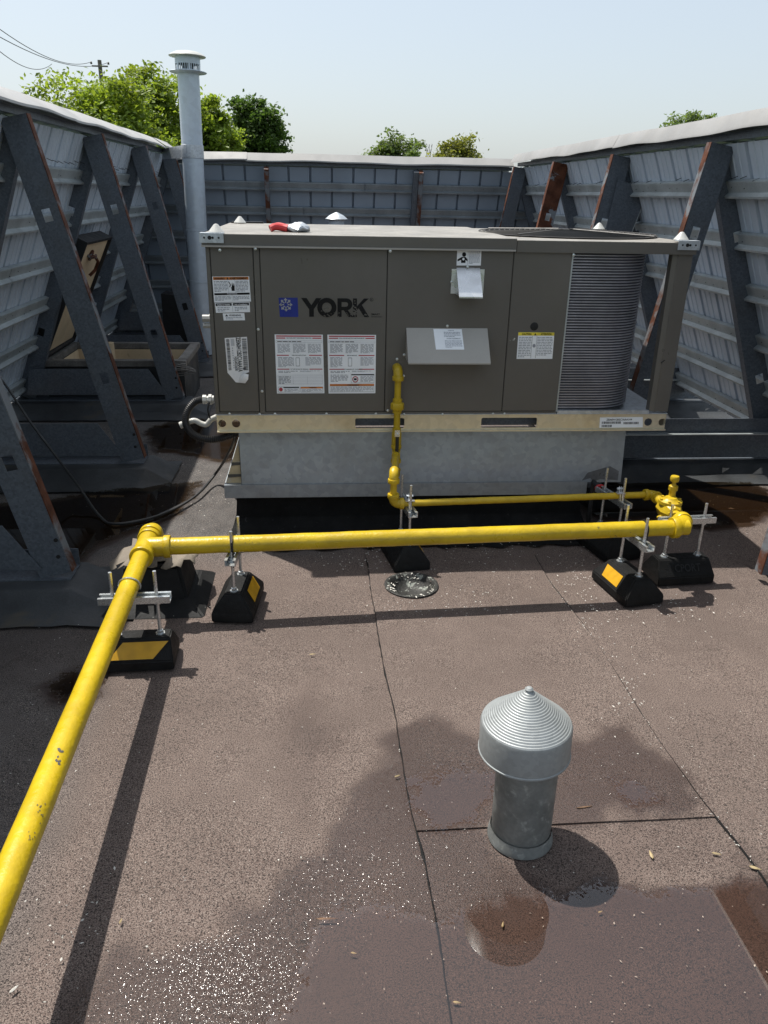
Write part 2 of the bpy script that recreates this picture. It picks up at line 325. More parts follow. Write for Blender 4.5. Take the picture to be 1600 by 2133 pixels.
def wetgrey(X, Y):
    wet = np.zeros(X.shape); nz = (vnoise(X, Y, 9, 1)-.5)*.09+(vnoise(X, Y, 28, 2)-.5)*.045
    for px, s, e in WETS:
        sd = inpoly_sd(X, Y, gp(px))+nz; w = np.clip((sd+e)/(2*e), 0, 1); wet = np.maximum(wet, s*w*w*(3-2*w))
    for px, lab, mt in PUDDLES:
        sd = inpoly_sd(X, Y, gp(px))+nz*.7; w = np.clip((sd+.05)/.06, 0, 1); wet = np.maximum(wet, 1.6*w*(w > .5)+.95*w*(w <= .5))
    n2 = (vnoise(X, Y, 3, 3)-.5)*.5+(vnoise(X, Y, 9, 4)-.5)*.3
    grey = np.clip((3.02-Y)*-3+n2*1.6, 0, 1)*np.clip((.2-X)*3+.2, 0, 1)
    grey = np.maximum(grey, np.clip((Y-3.3)*2+n2, 0, 1)*.55)
    grey = np.maximum(grey, np.clip((-.62-X+n2*.25)*6, 0, 1)*.75)
    return wet, grey
def sheet(name, xs0, xs1, y0, y1, z, step, parent, hole=None, xref=(0, 0)):
    ny = max(2, int((y1-y0)/step)); ys = np.linspace(y0, y1, ny+1)
    L = xs0(ys); Rr = xs1(ys); nx = max(2, int(np.mean(Rr-L)/step)); u = np.linspace(0, 1, nx+1)
    X = L[:, None]+(Rr-L)[:, None]*u[None]; Y = np.repeat(ys[:, None], nx+1, 1)
    Z = z+(vnoise(X, Y, 7, 8)-.5)*.0024+(vnoise(X, Y, 2.2, 9)-.5)*.0024
    for a in (X, Y, Z): a.setflags(write=True)
    I = np.arange((ny+1)*(nx+1)).reshape(ny+1, nx+1)
    F = np.stack([I[:-1, :-1], I[:-1, 1:], I[1:, 1:], I[1:, :-1]], -1).reshape(-1, 4)
    if hole:
        cx = X.ravel()[F].mean(1); cy = Y.ravel()[F].mean(1); F = F[np.hypot(cx-hole[0], cy-hole[1]) > hole[2]]
    V = np.stack([X, Y, Z], -1).reshape(-1, 3)
    # turned-down edges so that the lap has thickness
    nb = len(V); ring = np.concatenate([I[0, :], I[1:, -1], I[-1, -2::-1], I[-2:0:-1, 0]]); V2 = V[ring].copy(); V2[:, 2] -= .007
    k = len(ring); ar = np.arange(k); E = np.stack([ring, ring[(ar+1) % k], nb+(ar+1) % k, nb+ar], -1)
    V = np.concatenate([V, V2]); F = np.concatenate([F, E[:, ::-1]])
    me = bpy.data.meshes.new(name); me.from_pydata(V.tolist(), [], F.tolist()); me.materials.append(MATS['roof_granules'])
    wet, grey = wetgrey(V[:, 0], V[:, 1])
    for nm, arr in (('wet', wet), ('grey', grey)):
        at = me.attributes.new(nm, 'FLOAT', 'POINT'); at.data.foreach_set('value', arr.astype(np.float32))
    me.polygons.foreach_set('use_smooth', [True]*len(me.polygons)); me.set_sharp_from_angle(angle=math.radians(40))
    o = bpy.data.objects.new(name, me); C.objects.link(o); o.parent = parent; return o
rb = MB(); rb.box((-2.95, -7, -.10), (3.55, 10.1, -.075)); roof = rb.build('roof', 'bitumen', kind='structure')
wob = lambda y, s: (vnoise(np.asarray(y, float), np.full_like(np.asarray(y, float), s), 5, 20)-.5)*.012
s1 = lambda y: np.interp(y, [-7, 1.27, 1.49, 1.83, 2.22, 2.93, 10], [.27, .245, .239, .231, .215, .213, .19])+wob(y, 1)
s2 = lambda y: np.interp(y, [-7, 1.28, 1.53, 1.96, 2.43, 2.85, 10], [1.07, 1.045, 1.025, 1.001, 1.0, .97, .93])+wob(y, 2)
s0 = lambda y: np.full_like(y, -.70)+wob(y, 3); s3 = lambda y: np.full_like(y, 1.90)+wob(y, 4)
cst = lambda v: (lambda y: np.full_like(y, v))
H = (DRAIN.x, DRAIN.y, DR)
sheet('membrane_sheet', cst(-2.95), s0, -.6, 9.9, -.012, .035, roof)
sheet('membrane_sheet', s0, s1, -.6, 3.15, -.004, .018, roof)
sheet('membrane_sheet', s1, s2, -.6, 1.56, -.001, .016, roof)
sheet('membrane_sheet', s1, s2, 1.506, 3.15, .004, .016, roof, H)
sheet('membrane_sheet', s2, s3, -.6, 3.15, -.004, .018, roof)
sheet('membrane_sheet', s3, cst(3.55), -.6, 9.9, -.012, .035, roof)
sheet('membrane_sheet', s0, s3, 3.15, 9.9, -.008, .035, roof)
# bitumen bleed-out along the laps: thin uneven beads
def bead(pts, w, z, parent, mt='bitumen', name='seam_bead', seed=0):
    r = random.Random(seed); m = MB(); P = []
    for i in range(len(pts)-1):
        a, b = Vector((*pts[i], 0)), Vector((*pts[i+1], 0)); n = max(1, int((b-a).length/.02))
        P += [a.lerp(b, j/n) for j in range(n)]
    P.append(Vector((*pts[-1], 0))); vs = []; fs = []
    for i, p in enumerate(P):
        d = (P[min(i+1, len(P)-1)]-P[max(i-1, 0)]).normalized(); nrm = Vector((-d.y, d.x, 0)); ww = w*r.uniform(.25, 1)*(1.6 if r.random() < .08 else 1); off = nrm*r.uniform(-.3, .3)*w
        vs += [p+off+nrm*ww+Vector((0, 0, z-.004)), p+off+Vector((0, 0, z+.0025)), p+off-nrm*ww+Vector((0, 0, z-.004))]
    for i in range(len(P)-1):
        k = 3*i; fs += [(k, k+1, k+4, k+3), (k+1, k+2, k+5, k+4)]
    m.add(vs, fs); return m.build(name, mt, parent, smooth=60)
ys = np.linspace(-.3, 3.1, 60); bead([(float(s1(np.array([y]))[0]), y) for y in ys], .0032, .004, roof, seed=1)
bead([(float(s2(np.array([y]))[0]), y) for y in ys], .0026, .004, roof, seed=2)
bead([tuple(G(x, y)[:2]) for x, y in [(0, 1240), (100, 1235), (190, 1245), (260, 1265), (330, 1262)]], .0025, -.004, roof, seed=6)
# puddles: level sheets of water
def puddle(px, label, mt, i):
    poly = np.array(gp(px)); x0, y0 = poly.min(0)-.05; x1, y1 = poly.max(0)+.05; y0 = max(y0, .35)
    st = .02 if i else .025; X, Y = np.meshgrid(np.arange(x0, x1, st), np.arange(y0, y1, st))
    nz = (vnoise(X, Y, 9, 1)-.5)*.07+(vnoise(X, Y, 28, 2)-.5)*.035
    sd = inpoly_sd(X, Y, [tuple(p) for p in poly])+nz; I = np.arange(X.size).reshape(X.shape)
    F = np.stack([I[:-1, :-1], I[:-1, 1:], I[1:, 1:], I[1:, :-1]], -1).reshape(-1, 4); F = F[(sd.ravel()[F] > -.04).any(1)]
    use = np.unique(F); mp = np.zeros(X.size, int); mp[use] = np.arange(len(use)); F = mp[F]
    V = np.stack([X, Y, np.full_like(X, .0078)], -1).reshape(-1, 3)[use]
    me = bpy.data.meshes.new('puddle'); me.from_pydata(V.tolist(), [], F.tolist()); me.materials.append(MATS[mt])
    at = me.attributes.new('depth', 'FLOAT', 'POINT'); at.data.foreach_set('value', np.clip(sd.ravel()[use]*6.5, -1, 1).astype(np.float32))
    o = bpy.data.objects.new('puddle', me); C.objects.link(o); tag(o, label, None, None, 'structure')
for i, (px, lab, mt) in enumerate(PUDDLES): puddle(px, lab, mt, i)

# ================================================================== SCREEN WALLS (leaning in at the top)
LEAN = .41
FRY = [2.8, 4.2, 5.6, 7.0, 8.4]
class WallFrame:                            # s along the wall, z height, n depth (positive = inside)
    def __init__(w, top, ztop, d, inn, lean): w.top, w.zt, w.d, w.inn, w.l = Vector(top), ztop, Vector(d), Vector(inn), lean; w.nrm = (w.inn-Vector((0, 0, lean))).normalized()
    def p(w, s, z, n=0): q = w.top+w.d*s-w.inn*(w.l*(w.zt-z)); q.z = z; return q+w.nrm*n
PITCHP = .22
def screen_wall(name, label, w, s0, s1, zb, zt, smat, gmat, girts, org, caps, fold=.04):
    t = thing(name, org, label, 'wall'); first = None
    prof = [(0, -.040), (.020, -.042), (.027, 0), (.086, 0), (.090, -.006), (.099, -.006), (.103, 0), (.150, 0), (.154, -.006), (.163, -.006), (.167, 0), (.2125, 0), (.2145, -.030), (.2240, -.041)]
    if smat == 'siding_back': prof = [(0, -.034), (.012, -.036), (.017, 0), (.2140, 0), (.2160, -.028), (.2235, -.037)]
    n = int(round((s1-s0)/PITCHP))
    for i in range(n):
        if first is None:
            m = MB(); vs = []
            for u, d in prof: vs += [w.p(s0+u, zb, d), w.p(s0+u, zt, d)]
            k = len(prof); m.add(vs, [(2*j, 2*j+2, 2*j+3, 2*j+1) for j in range(k-1)]); first = m.build('panel', smat, t, smooth=25)
        else: dup(first, w.d*(PITCHP*i), t)
    for gi, z in enumerate(girts):            # lipped channels, in lengths
        s = s0+random.uniform(-.5, 0)
        while s < s1:
            e = min(s+random.uniform(2.2, 3.2), s1); m = MB(); a = max(s, s0)
            hg = .037; pr = [(.003, z+hg), (.030, z+hg), (.032, z+hg-.006), (.028, z-hg+.020), (.054, z-hg+.010), (.054, z-hg), (.003, z-hg)]
            pr2 = [(d+(.0025 if 0 else 0), zz) for d, zz in pr]
            vs = []
            for ss in (a+.004, e-.004): vs += [w.p(ss, zz, d) for d, zz in pr2]
            k = len(pr2); m.add(vs, [(j, j+1, k+j+1, k+j) for j in range(k-1)]); m.build('girt', gmat, t, smooth=20); s = e
    pins = MB()                               # fixing screws poking through
    for z in list(girts)+[zt-.16]:
        for i in range(n*2):
            s = s0+i*PITCHP/2+.05+random.uniform(-.015, .015)
            if random.random() < .35: continue
            q = w.p(s, z+random.uniform(-.012, .012), .0); pins.tube([q, q+w.nrm*.034], .0022, 4)
    pins.build('screw_tips', 'dark_core', t, kind='stuff')
    for (a, b) in caps:                       # folded cap flashing in lengths, slightly wavy
        m = MB(); k = 24; vs = []; ph = random.uniform(0, 6)
        rows = [(-.10, -.06), (-.10, .046), (-.03, .070), (fold, .068), (.105, .000), (.106, -.012)]
        for i in range(k+1):
            s = a+(b-a)*i/k; wv = .0035*math.sin(s*4.1+ph)+.002*math.sin(s*9.3+ph*2)
            for j, (n_, h) in enumerate(rows):
                q = w.top+w.d*s+w.inn*n_; q.z = zt+.055+h+(wv*(.4+.9*(j > 3))); vs.append(q)
        r = len(rows); m.add(vs, [(i*r+j, i*r+j+1, (i+1)*r+j+1, (i+1)*r+j) for i in range(k) for j in range(r-1)]); m.build('cap_flashing', 'cap_flashing', t, smooth=30)
    m = MB(); a, b = caps[0][0], caps[-1][1]; q = [w.top+w.d*a+w.inn*-.05, w.top+w.d*b+w.inn*-.05, w.top+w.d*b+w.inn*.035, w.top+w.d*a+w.inn*.035]
    m.hexa([Vector((p.x, p.y, zt+.012)) for p in q], [Vector((p.x, p.y, zt+.045)) for p in q]); m.build('top_rail', 'frame_steel', t)
    return t
zL, zR, zB = 1.80, 1.765, 1.725
wl_ = WallFrame((-1.44, 0, 0), zL, (0, 1, 0), (1, 0, 0), LEAN)
wr_ = WallFrame((2.11, 0, 0), zR, (0, 1, 0), (-1, 0, 0), LEAN)
wb_ = WallFrame((0, 8.66, 0), zB, (1, 0, 0), (0, -1, 0), .30)
left = screen_wall('screen_wall', 'left ribbed metal screen wall leaning in, below the big leafy trees', wl_, .3, 8.66, .10, zL, 'siding', 'girt_metal', [1.57, 1.31, 1.04, .77, .50, .20], (-2.14, 4.5, 0), [(.2, 2.6), (2.59, 5.05), (5.04, 7.95), (7.94, 8.60)], .0)
right = screen_wall('screen_wall', 'right ribbed metal screen wall leaning in beside the condenser coil', wr_, .3, 8.66, .16, zR, 'siding', 'girt_metal', [1.565, 1.31, 1.043, .772, .508, .27], (2.78, 4.5, 0), [(.2, 3.05), (3.04, 5.62), (5.61, 8.55)], .072)
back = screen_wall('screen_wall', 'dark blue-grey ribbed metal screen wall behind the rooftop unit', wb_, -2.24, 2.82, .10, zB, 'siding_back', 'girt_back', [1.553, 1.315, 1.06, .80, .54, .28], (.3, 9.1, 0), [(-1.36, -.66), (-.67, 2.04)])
for w_, t_, zt_ in ((wl_, left, zL), (wr_, right, zR)):
    m = MB(); m.slab([w_.p(8.64, zt_-.02, -.03), w_.p(8.64, .1, -.03), w_.p(9.20, .1, -.03)], w_.nrm*-.003); m.build('corner_panel', 'siding', t_)
for px, mm in ((558, 'rust'), (872, 'rust')):
    s = PY(px, 400, 8.7).x; m = MB(); hw = .022
    a, b = [wb_.p(s-hw, z, .062) for z in (.05, 1.74)], [wb_.p(s+hw, z, .062) for z in (.05, 1.74)]
    d = wb_.nrm*.10
    m.hexa([a[0], b[0], b[1], a[1]], [a[0]+d, b[0]+d, b[1]+d, a[1]+d]); m.build('post', mm, back)
    if px > 800:
        m = MB(); a, b = [wb_.p(s-.075, z, .062) for z in (.05, 1.74)], [wb_.p(s-hw-.003, z, .062) for z in (.05, 1.74)]
        m.hexa([a[0], b[0], b[1], a[1]], [a[0]+d*.8, b[0]+d*.8, b[1]+d*.8, a[1]+d*.8]); m.build('post_web', 'frame_steel', back)

# ------------------------------------------------------------------ steel A-frames that prop the walls
def channel(t, name, p0, p1, Y, depth, side, rmat, hole=None, fl=.048, wmat='frame_steel'):
    """C-channel in the plane Y: web towards the camera, flanges going back; side=+1/-1 says which flange is the rusty one"""
    p0, p1 = Vector((p0[0], Y, p0[1])), Vector((p1[0], Y, p1[1])); L = (p1-p0).length; ax = (p1-p0)/L; w = Vector((ax.z, 0, -ax.x)); h = depth/2; th = Vector((0, .004, 0))
    m = MB()
    def q(a, b, c, d): pts = [p0+ax*u+w*v for u, v in ((a, c), (b, c), (b, d), (a, d))]; m.hexa(pts, [x+th for x in pts])
    if hole:
        s_ = 0
        for (hp, hl, hw) in hole:
            a, b = hp*L-hl/2, hp*L+hl/2; c, d = -hw/2, hw/2
            q(s_, a, -h, h); q(a, b, -h, c); q(a, b, d, h); s_ = b
        q(s_, L, -h, h)
    else: q(0, L, -h, h)
    # other flange with the web: same mesh
    ed = -side*h
    pts = [p0+w*ed, p1+w*ed, p1+w*(ed+side*.004), p0+w*(ed+side*.004)]; pts = [x+th*1.02 for x in pts]; m.hexa(pts, [x+Vector((0, fl, 0)) for x in pts])
    o = m.build(name, wmat, t)
    f = MB(); e = side*(h+.001); pts = [p0+w*e, p1+w*e, p1+w*(e+side*.004), p0+w*(e+side*.004)]; pts = [x+Vector((0, -.001, 0)) for x in pts]; f.hexa(pts, [x+Vector((0, fl+.004, 0)) for x in pts])
    f.build('flange', rmat, o); return o
def a_frame(Y, sgn, label, rmat, wmat='frame_steel', hb=.44, hp=.42, gusset=False, nohole=False):
    xt = -1.40 if sgn < 0 else 2.075; xf = -1.02 if sgn < 0 else (1.93 if Y < 3 else 1.78); xw = -2.08 if sgn < 0 else 2.72
    zt = 1.80 if sgn < 0 else 1.76
    t = thing('support_frame', (xf, Y, .1), label, 'support frame', 'steel A-frames propping the screen walls')
    channel(t, 'post', (xw, .03 if (sgn > 0 and Y < 3) else .10), (xt+sgn*.03, zt), Y+.055, .135, -sgn, 'frame_steel', None if nohole else [(.27, .055, .045), (.735, .055, .045)], wmat='frame_steel')
    channel(t, 'brace', (xf, .03 if (sgn > 0 and Y < 3) else .10), (xt, zt), Y, .125, -sgn, rmat, None if nohole else [(.27, .06, .042), (.745, .06, .042)], wmat=wmat)
    m = MB(); a, b = (xw, xf-.20) if sgn < 0 else (xf+.20, xw)         # tie plate with a clipped corner
    if sgn < 0: poly = [(xw+.04, .13), (xf-.045, .13), (xf-.165, .315), (xw+.08, .315)]
    else: poly = [(xf-.02, .19), (xw, .19), (xw, .33), (xf+.02, .33)]
    m.slab([(x, Y-.012, z) for x, z in poly], (0, .006, 0)); m.build('tie_plate', 'frame_steel', t)
    m = MB(); x0, x1 = min(xw, xf)-(.0 if (sgn > 0 and Y < 3) else .06), max(xw, xf)+.06
    zo = -.066 if (sgn > 0 and Y < 3) else 0; m.box((x0, Y+.06, .088+zo), (x1, Y+.11, .092+zo)); m.box((x0, Y+.11, .088+zo), (x1, Y+.115, .16+zo)); m.box((x0, Y-.018, .086+zo), (x1, Y+.06, .0905+zo)); m.build('base_channel', 'frame_steel', t)
    if sgn > 0 and Y > 3:
        m = MB(); m.box((xf-.35, Y-.030, .10), (xw+.25, Y-.018, .243)); tb = m.build('tie_beam', 'frame_steel', t, bevel=.0015); m = MB(); m.box((xf-.35, Y-.055, .2435), (xw+.25, Y-.013, .250)); m.build('beam_lip', 'girt_metal', tb)
    if gusset:
        m = MB(); P = [PY(x, y, Y-.02) for x, y in [(1288, 372), (1350, 398), (1312, 492), (1262, 480)]]; m.slab(P, (0, .006, 0)); m.build('gusset', 'frame_steel', t)
        m = MB(); a, b = P[1], P[2]; d = (b-a).normalized(); n = Vector((d.z, 0, -d.x)); m.hexa([a, b, b-n*.006, a-n*.006], [x+Vector((0, .05, 0)) for x in (a, b, b-n*.006, a-n*.006)]); m.build('gusset_lip', 'girt_metal', t)
    b = MB()
    for u in (.05, .12): b.lathe((xf+(.02 if sgn < 0 else -.02), Y-.001, .13+u), [(0, .004), (.008, .004), (.008, 0)], 8, (0, -1, 0))
    b.build('bolts', 'dark_core', t, kind='stuff'); return t
nmL = ['second', 'third', 'fourth', 'fifth']
a_frame(2.8, -1, 'nearest left steel A-frame, its rusty-edged foot beside the yellow pipe tee', 'rust', hb=.84)
a_frame(4.2, -1, 'left steel A-frame whose clipped tie plate stands left of the dark conduit puddle', 'rust', hb=.56)
a_frame(5.6, -1, 'left steel A-frame standing just in front of the open roof hatch', 'rust', hb=.43)
a_frame(7.0, -1, 'left steel A-frame just behind the roof hatch, left of the tall flue', 'rust', hb=.72)
a_frame(8.4, -1, 'farthest left steel A-frame in the corner behind the tall flue', 'rust', nohole=True)
a_frame(2.8, 1, 'nearest right steel A-frame, only its rusty foot at the picture edge', 'rust', 'frame_steel')
a_frame(4.2, 1, 'right steel A-frame leaning behind the corner post of the rooftop unit', 'rust', 'frame_steel', hb=.34, hp=.50)
a_frame(5.6, 1, 'right steel A-frame with the wide gusset plate', 'rust', 'frame_steel', hb=.44, gusset=True)
a_frame(7.0, 1, 'right steel A-frame with the heavily rusted brown brace', 'rust_heavy', 'rust_heavy', hb=.40)
a_frame(8.4, 1, 'farthest right steel A-frame next to the back wall corner', 'rust_heavy', 'frame_steel', nohole=True)
# membrane-wrapped sleepers the frames stand on
def sleeper(Y, x0, x1, label, h=.086, sk=.11):
    m = MB(); n = 18; vs = []; prof = [(-.11-sk, 0), (-.12, .35), (-.10, .93), (-.085, 1), (.135, 1), (.15, .93), (.17, .35), (.16+sk, 0)]
    r = random.Random(int(Y*10))
    for i in range(n+1):
        u = i/n; e = 1.0
        if i == 0 or i == n: e = 0.0
        xx = x0+(x1-x0)*u
        if i == 1: xx = x0+.14
        if i == n-1: xx = x1-.14
        for y, z in prof: vs.append((xx+r.uniform(-.006, .006), Y+y*(1 if e else 1.04)+r.uniform(-.008, .008), max(-.005, z*h*(e if e else .04)+(r.uniform(-.004, .004) if 0 < z < 1 else 0))))
    k = len(prof); m.add(vs, [(i*k+j, i*k+j+1, (i+1)*k+j+1, (i+1)*k+j) for i in range(n) for j in range(k-1)])
    tag(m.build('roof_sleeper', 'sleeper_membrane', None, ((x0+x1)/2, Y, 0), smooth=60), label, 'sleeper', 'membrane-wrapped sleepers under the frames')
sleeper(2.8, -2.5, -.80, 'dark membrane-wrapped sleeper under the nearest left frame'); sleeper(4.2, -2.5, -.80, 'dark membrane-wrapped sleeper between the two left puddles')
sleeper(5.6, -2.5, -.78, 'dark membrane-wrapped sleeper in front of the roof hatch'); sleeper(7.0, -2.5, -.78, 'dark membrane-wrapped sleeper behind the roof hatch'); sleeper(8.4, -2.5, -.80, 'dark membrane-wrapped sleeper in the back left corner')
sleeper(4.2, 1.66, 3.2, 'dark membrane-wrapped sleeper under the right tie beam'); sleeper(5.6, 1.5, 3.2, 'dark membrane-wrapped sleeper seen past the unit corner post'); sleeper(7.0, 1.5, 3.2, 'dark membrane-wrapped sleeper hidden behind the coil')
# ================================================================== ROOFTOP UNIT
UF, UB, UX0, UX1, UZ0, UZ1 = 3.40, 4.54, -.446, 1.625, .502, 1.325
def FP(x, y, Y=UF): return PY(x, y, Y)
unit = thing('rooftop_unit', (.59, 3.97, UZ0), 'big brown metal rooftop air conditioning unit with YORK logo and condenser coil', 'air conditioner')
ZB = .578; ZT = 1.285                      # panel bottom and top
m = MB(); m.box((UX0+.012, UF+.012, ZB-.01), (1.092, UB-.012, ZT+.012)); core = m.build('cabinet_core', 'dark_core', unit)
m = MB(); m.box((UX0+.002, UF+.010, ZB), (UX0+.0105, UB-.01, ZT)); m.build('end_panel', 'taupe_paint', unit)
m = MB(); m.box((UX0+.01, UB-.0105, ZB), (1.10, UB-.002, ZT)); m.build('rear_panel', 'taupe_paint', unit)
def panel(x0, x1, name='access_panel', z0=ZB+.012, y=UF): 
    m = MB(); m.box((x0, y, z0), (x1, UF+.0115, ZT)); return m.build(name, 'taupe_paint', unit, bevel=.002)
panel(UX0, UX0+.016, 'corner_trim', ZB); panel(UX0+.019, -.2555); panel(-.2525, -.2285, 'mullion', ZB, UF+.002); p_logo = panel(-.2255, .3015); p_gas = panel(.3045, .8385); p_comp = panel(.8415, 1.093)
m = MB(); m.box((UX0, UF+.003, ZB-.001), (1.095, UF+.0113, ZB+.009)); m.build('bottom_trim', 'taupe_paint', unit)
# lid: two pieces, the left a little proud
def lid(name, x0, x1, zt, lip, y0):
    m = MB(); y1 = UB+.012
    m.add([(x0, y0, zt-lip), (x0, y0, zt), (x0, y1, zt), (x0, y1, zt-lip), (x1, y0, zt-lip), (x1, y0, zt), (x1, y1, zt), (x1, y1, zt-lip)], [(0, 4, 5, 1), (2, 6, 7, 3), (0, 1, 2, 3), (4, 7, 6, 5), (0, 3, 7, 4)])
    o = m.build(name, 'taupe_paint', unit)
    t = MB(); t.box((x0, y0-.0005, zt-.001), (x1, y1, zt+.003)); t.build('lid_skin', 'taupe_top_lit', o, bevel=.0012)
    return o
lid1 = lid('lid', UX0-.012, .845, UZ1+.006, .047, UF-.016)
m = MB(); m.box((UX0-.012, UF-.022, ZT-.002), (.842, UF-.0165, ZT+.005)); m.build('drip_edge', 'taupe_hood_lit', lid1)
lid2 = lid('lid', .848, UX1+.008, UZ1, .045, UF-.012)
# fan guard on the right lid: rings and spokes
fc = Vector((1.23, 3.97, UZ1+.012)); m = MB()
for r in [.05+.025*i for i in range(16)]: m.tube([(fc.x+r*math.cos(a), fc.y+r*math.sin(a), fc.z+.012*(1-(r/.43)**2)) for a in np.linspace(0, 2*math.pi, 49)], .0022, 4, cap=False)
m.build('fan_guard', 'cable_grey', lid2, kind='stuff')
m = MB(); m.lathe(fc-Vector((0, 0, .0075)), [(.0, 0), (.43, 0), (.435, .004)], 48); m.build('fan_well', 'dark_core', lid2)
for k in range(4):
    a = math.pi/4+k*math.pi/2; m = MB(); m.tube([fc+Vector((.04*math.cos(a), .04*math.sin(a), .016)), fc+Vector((.45*math.cos(a), .45*math.sin(a), .002))], .004, 6); m.build('guard_spoke', 'cable_grey', lid2)
# screws
scr = MB(); scr.lathe((0, 0, 0), [(.0062, 0), (.0062, .0015), (.0042, .0015), (.0042, .005), (.0025, .006), (0, .006)], 10, (0, -1, 0))
for v in scr.v: v += FP(532, 518, UF-.017)
s0_ = scr.build('screw', 'zinc_rod', unit); base_pt = FP(532, 518, UF-.017)
for (x, y, Y) in [(813, 523, UF-.017), (1195, 531, UF-.013), (538, 686, UF), (546, 815, UF), (478, 862, UF), (541, 863, UF), (573, 862, UF), (680, 862, UF), (783, 862, UF), (808, 855, UF), (842, 863, UF), (922, 863, UF), (1027, 862, UF), (1051, 862, UF), (932, 679, UF), (827, 748, UF), (842, 739, UF), (841, 783, UF), (974, 556, UF-.004), (941, 587, UF-.004), (458, 521, UF-.02), (425, 492, UF-.02)]:
    dup(s0_, FP(x, y, Y)-base_pt, unit)
m = MB(); m.lathe(FP(1113, 680, UF-.0008), [(0, .0005), (.0165, .0005), (.018, 0)], 20, (0, -1, 0)); m.build('knockout_hole', 'dark_core', p_comp)
# condenser coil: wraps round the front right corner
def coil_path(off):
    pts = []; r = .20; x0, xe = 1.098, 1.490; yf = UF+.018
    for x in np.linspace(x0, xe-r, 8): pts.append((x, yf+off))
    for a in np.linspace(0, math.pi/2, 10)[1:]: pts.append((xe-r+(r-off)*math.sin(a), yf+r-(r-off)*math.cos(a)))
    for y in np.linspace(yf+r, UB-.05, 8)[1:]: pts.append((xe-off, y))
    return pts
cz0, cz1 = .592, 1.279; m = MB(); P = coil_path(.006); Q = coil_path(.035); k = len(P)
m.add([(x, y, cz0) for x, y in P]+[(x, y, cz1) for x, y in P]+[(x, y, cz0) for x, y in Q]+[(x, y, cz1) for x, y in Q], [(i, i+1, k+i+1, k+i) for i in range(k-1)]+[(2*k+i, 3*k+i, 3*k+i+1, 2*k+i+1) for i in range(k-1)]+[(k+i, k+i+1, 3*k+i+1, 3*k+i) for i in range(k-1)])
coil = m.build('condenser_coil', 'coil_dark', unit, smooth=60)
m = MB(); NR = 56
for i in range(NR):
    z = cz0+.004+(cz1-cz0-.008)*(i+.5)/NR; pr = [(.006, .0034), (.0, .0022), (.0, -.0022), (.006, -.0034)]; vs = []
    pth = [coil_path(o) for o, _ in pr]
    for j in range(k): vs += [(pth[a][j][0], pth[a][j][1], z+pr[a][1]) for a in range(4)]
    m.add(vs, [(j*4+a, j*4+a+1, (j+1)*4+a+1, (j+1)*4+a) for j in range(k-1) for a in range(3)])
m.build('coil_fins', 'coil_fin', coil, smooth=60, kind='stuff')
m = MB(); m.box((1.094, UF+.004, .585), (1.101, UF+.016, 1.283)); m.build('coil_edge_strip', 'girt_metal', coil)
# corner post, folded
m = MB(); px0, px1 = 1.540, UX1; 
sec = [(px0, UF+.05), (px0, UF+.012), (px0+.018, UF+.004), (px0+.022, UF), (px1, UF), (px1, UF+.07), (px1-.006, UF+.07), (px1-.006, UF+.006), (px0+.024, UF+.006), (px0+.006, UF+.016), (px0+.006, UF+.05)]
n_ = len(sec); m.add([(x, y, .585) for x, y in sec]+[(x, y, ZT) for x, y in sec], [(i, (i+1) % n_, n_+(i+1) % n_, n_+i) for i in range(n_)]); post = m.build('corner_post', 'taupe_paint', unit, smooth=20)
m = MB(); m.box((UX1-.07, UB-.08, .585), (UX1, UB, ZT)); m.build('corner_post', 'taupe_paint', unit, bevel=.002)
m = MB(); c_ = FP(1381, 753, UF-.0006); m.slab([c_+Vector(v) for v in ((-.010, 0, -.006), (-.006, 0, -.008), (.010, 0, .006), (.006, 0, .008))], (0, -.0006, 0)); m.build('slot', 'dark_core', post)
# base pan + rail with fork slots and lifting holes
m = MB(); m.box((UX0, UF-.004, .5745), (UX1, UB, .5775)); m.box((1.10, UF-.003, .5775), (1.534, UF+.012, .5915)); m.build('base_pan', 'galvanized', unit)
def plate(name, mt, outer, holes, Y, th, parent):
    cu = bpy.data.curves.new('pl', 'CURVE'); cu.dimensions = '2D'; cu.fill_mode = 'BOTH'; cu.extrude = th/2
    for loop in [outer]+holes:
        s = cu.splines.new('POLY'); s.points.add(len(loop)-1); s.use_cyclic_u = True
        for p, (x, z) in zip(s.points, loop): p.co = (x, z, 0, 1)
    ob = bpy.data.objects.new('pl', cu); C.objects.link(ob); bpy.context.view_layer.update()
    me = bpy.data.meshes.new_from_object(ob.evaluated_get(bpy.context.evaluated_depsgraph_get())); mb = MB()
    mb.add([(v.co.x, Y+v.co.z, v.co.y) for v in me.vertices], [tuple(p.vertices) for p in me.polygons])
    bpy.data.objects.remove(ob); bpy.data.curves.remove(cu); bpy.data.meshes.remove(me); return mb.build(name, mt, parent, smooth=20)
def rrect(x0, x1, z0, z1, r, n=4):
    o = []
    for cx, cz, a0 in ((x1-r, z1-r, 0), (x0+r, z1-r, 90), (x0+r, z0+r, 180), (x1-r, z0+r, 270)):
        o += [(cx+r*math.cos(math.radians(a0+90*i/n)), cz+r*math.sin(math.radians(a0+90*i/n))) for i in range(n+1)]
    return o
def circ(x, z, r, n=20): return [(x+r*math.cos(2*math.pi*i/n), z+r*math.sin(2*math.pi*i/n)) for i in range(n)]
RY = UF+.003
hs = []
for a, b in (((740, 871), (842, 891)), ((1003, 870), (1117, 890))): A, B = FP(*a, RY), FP(*b, RY); hs.append(rrect(A.x, B.x, B.z, A.z, .008))
for x, y, r in ((463, 882, .017), (492, 882, .0185), (1350, 879, .0185), (1379, 879, .017)): q = FP(x, y, RY); hs.append(circ(q.x, q.z, r))
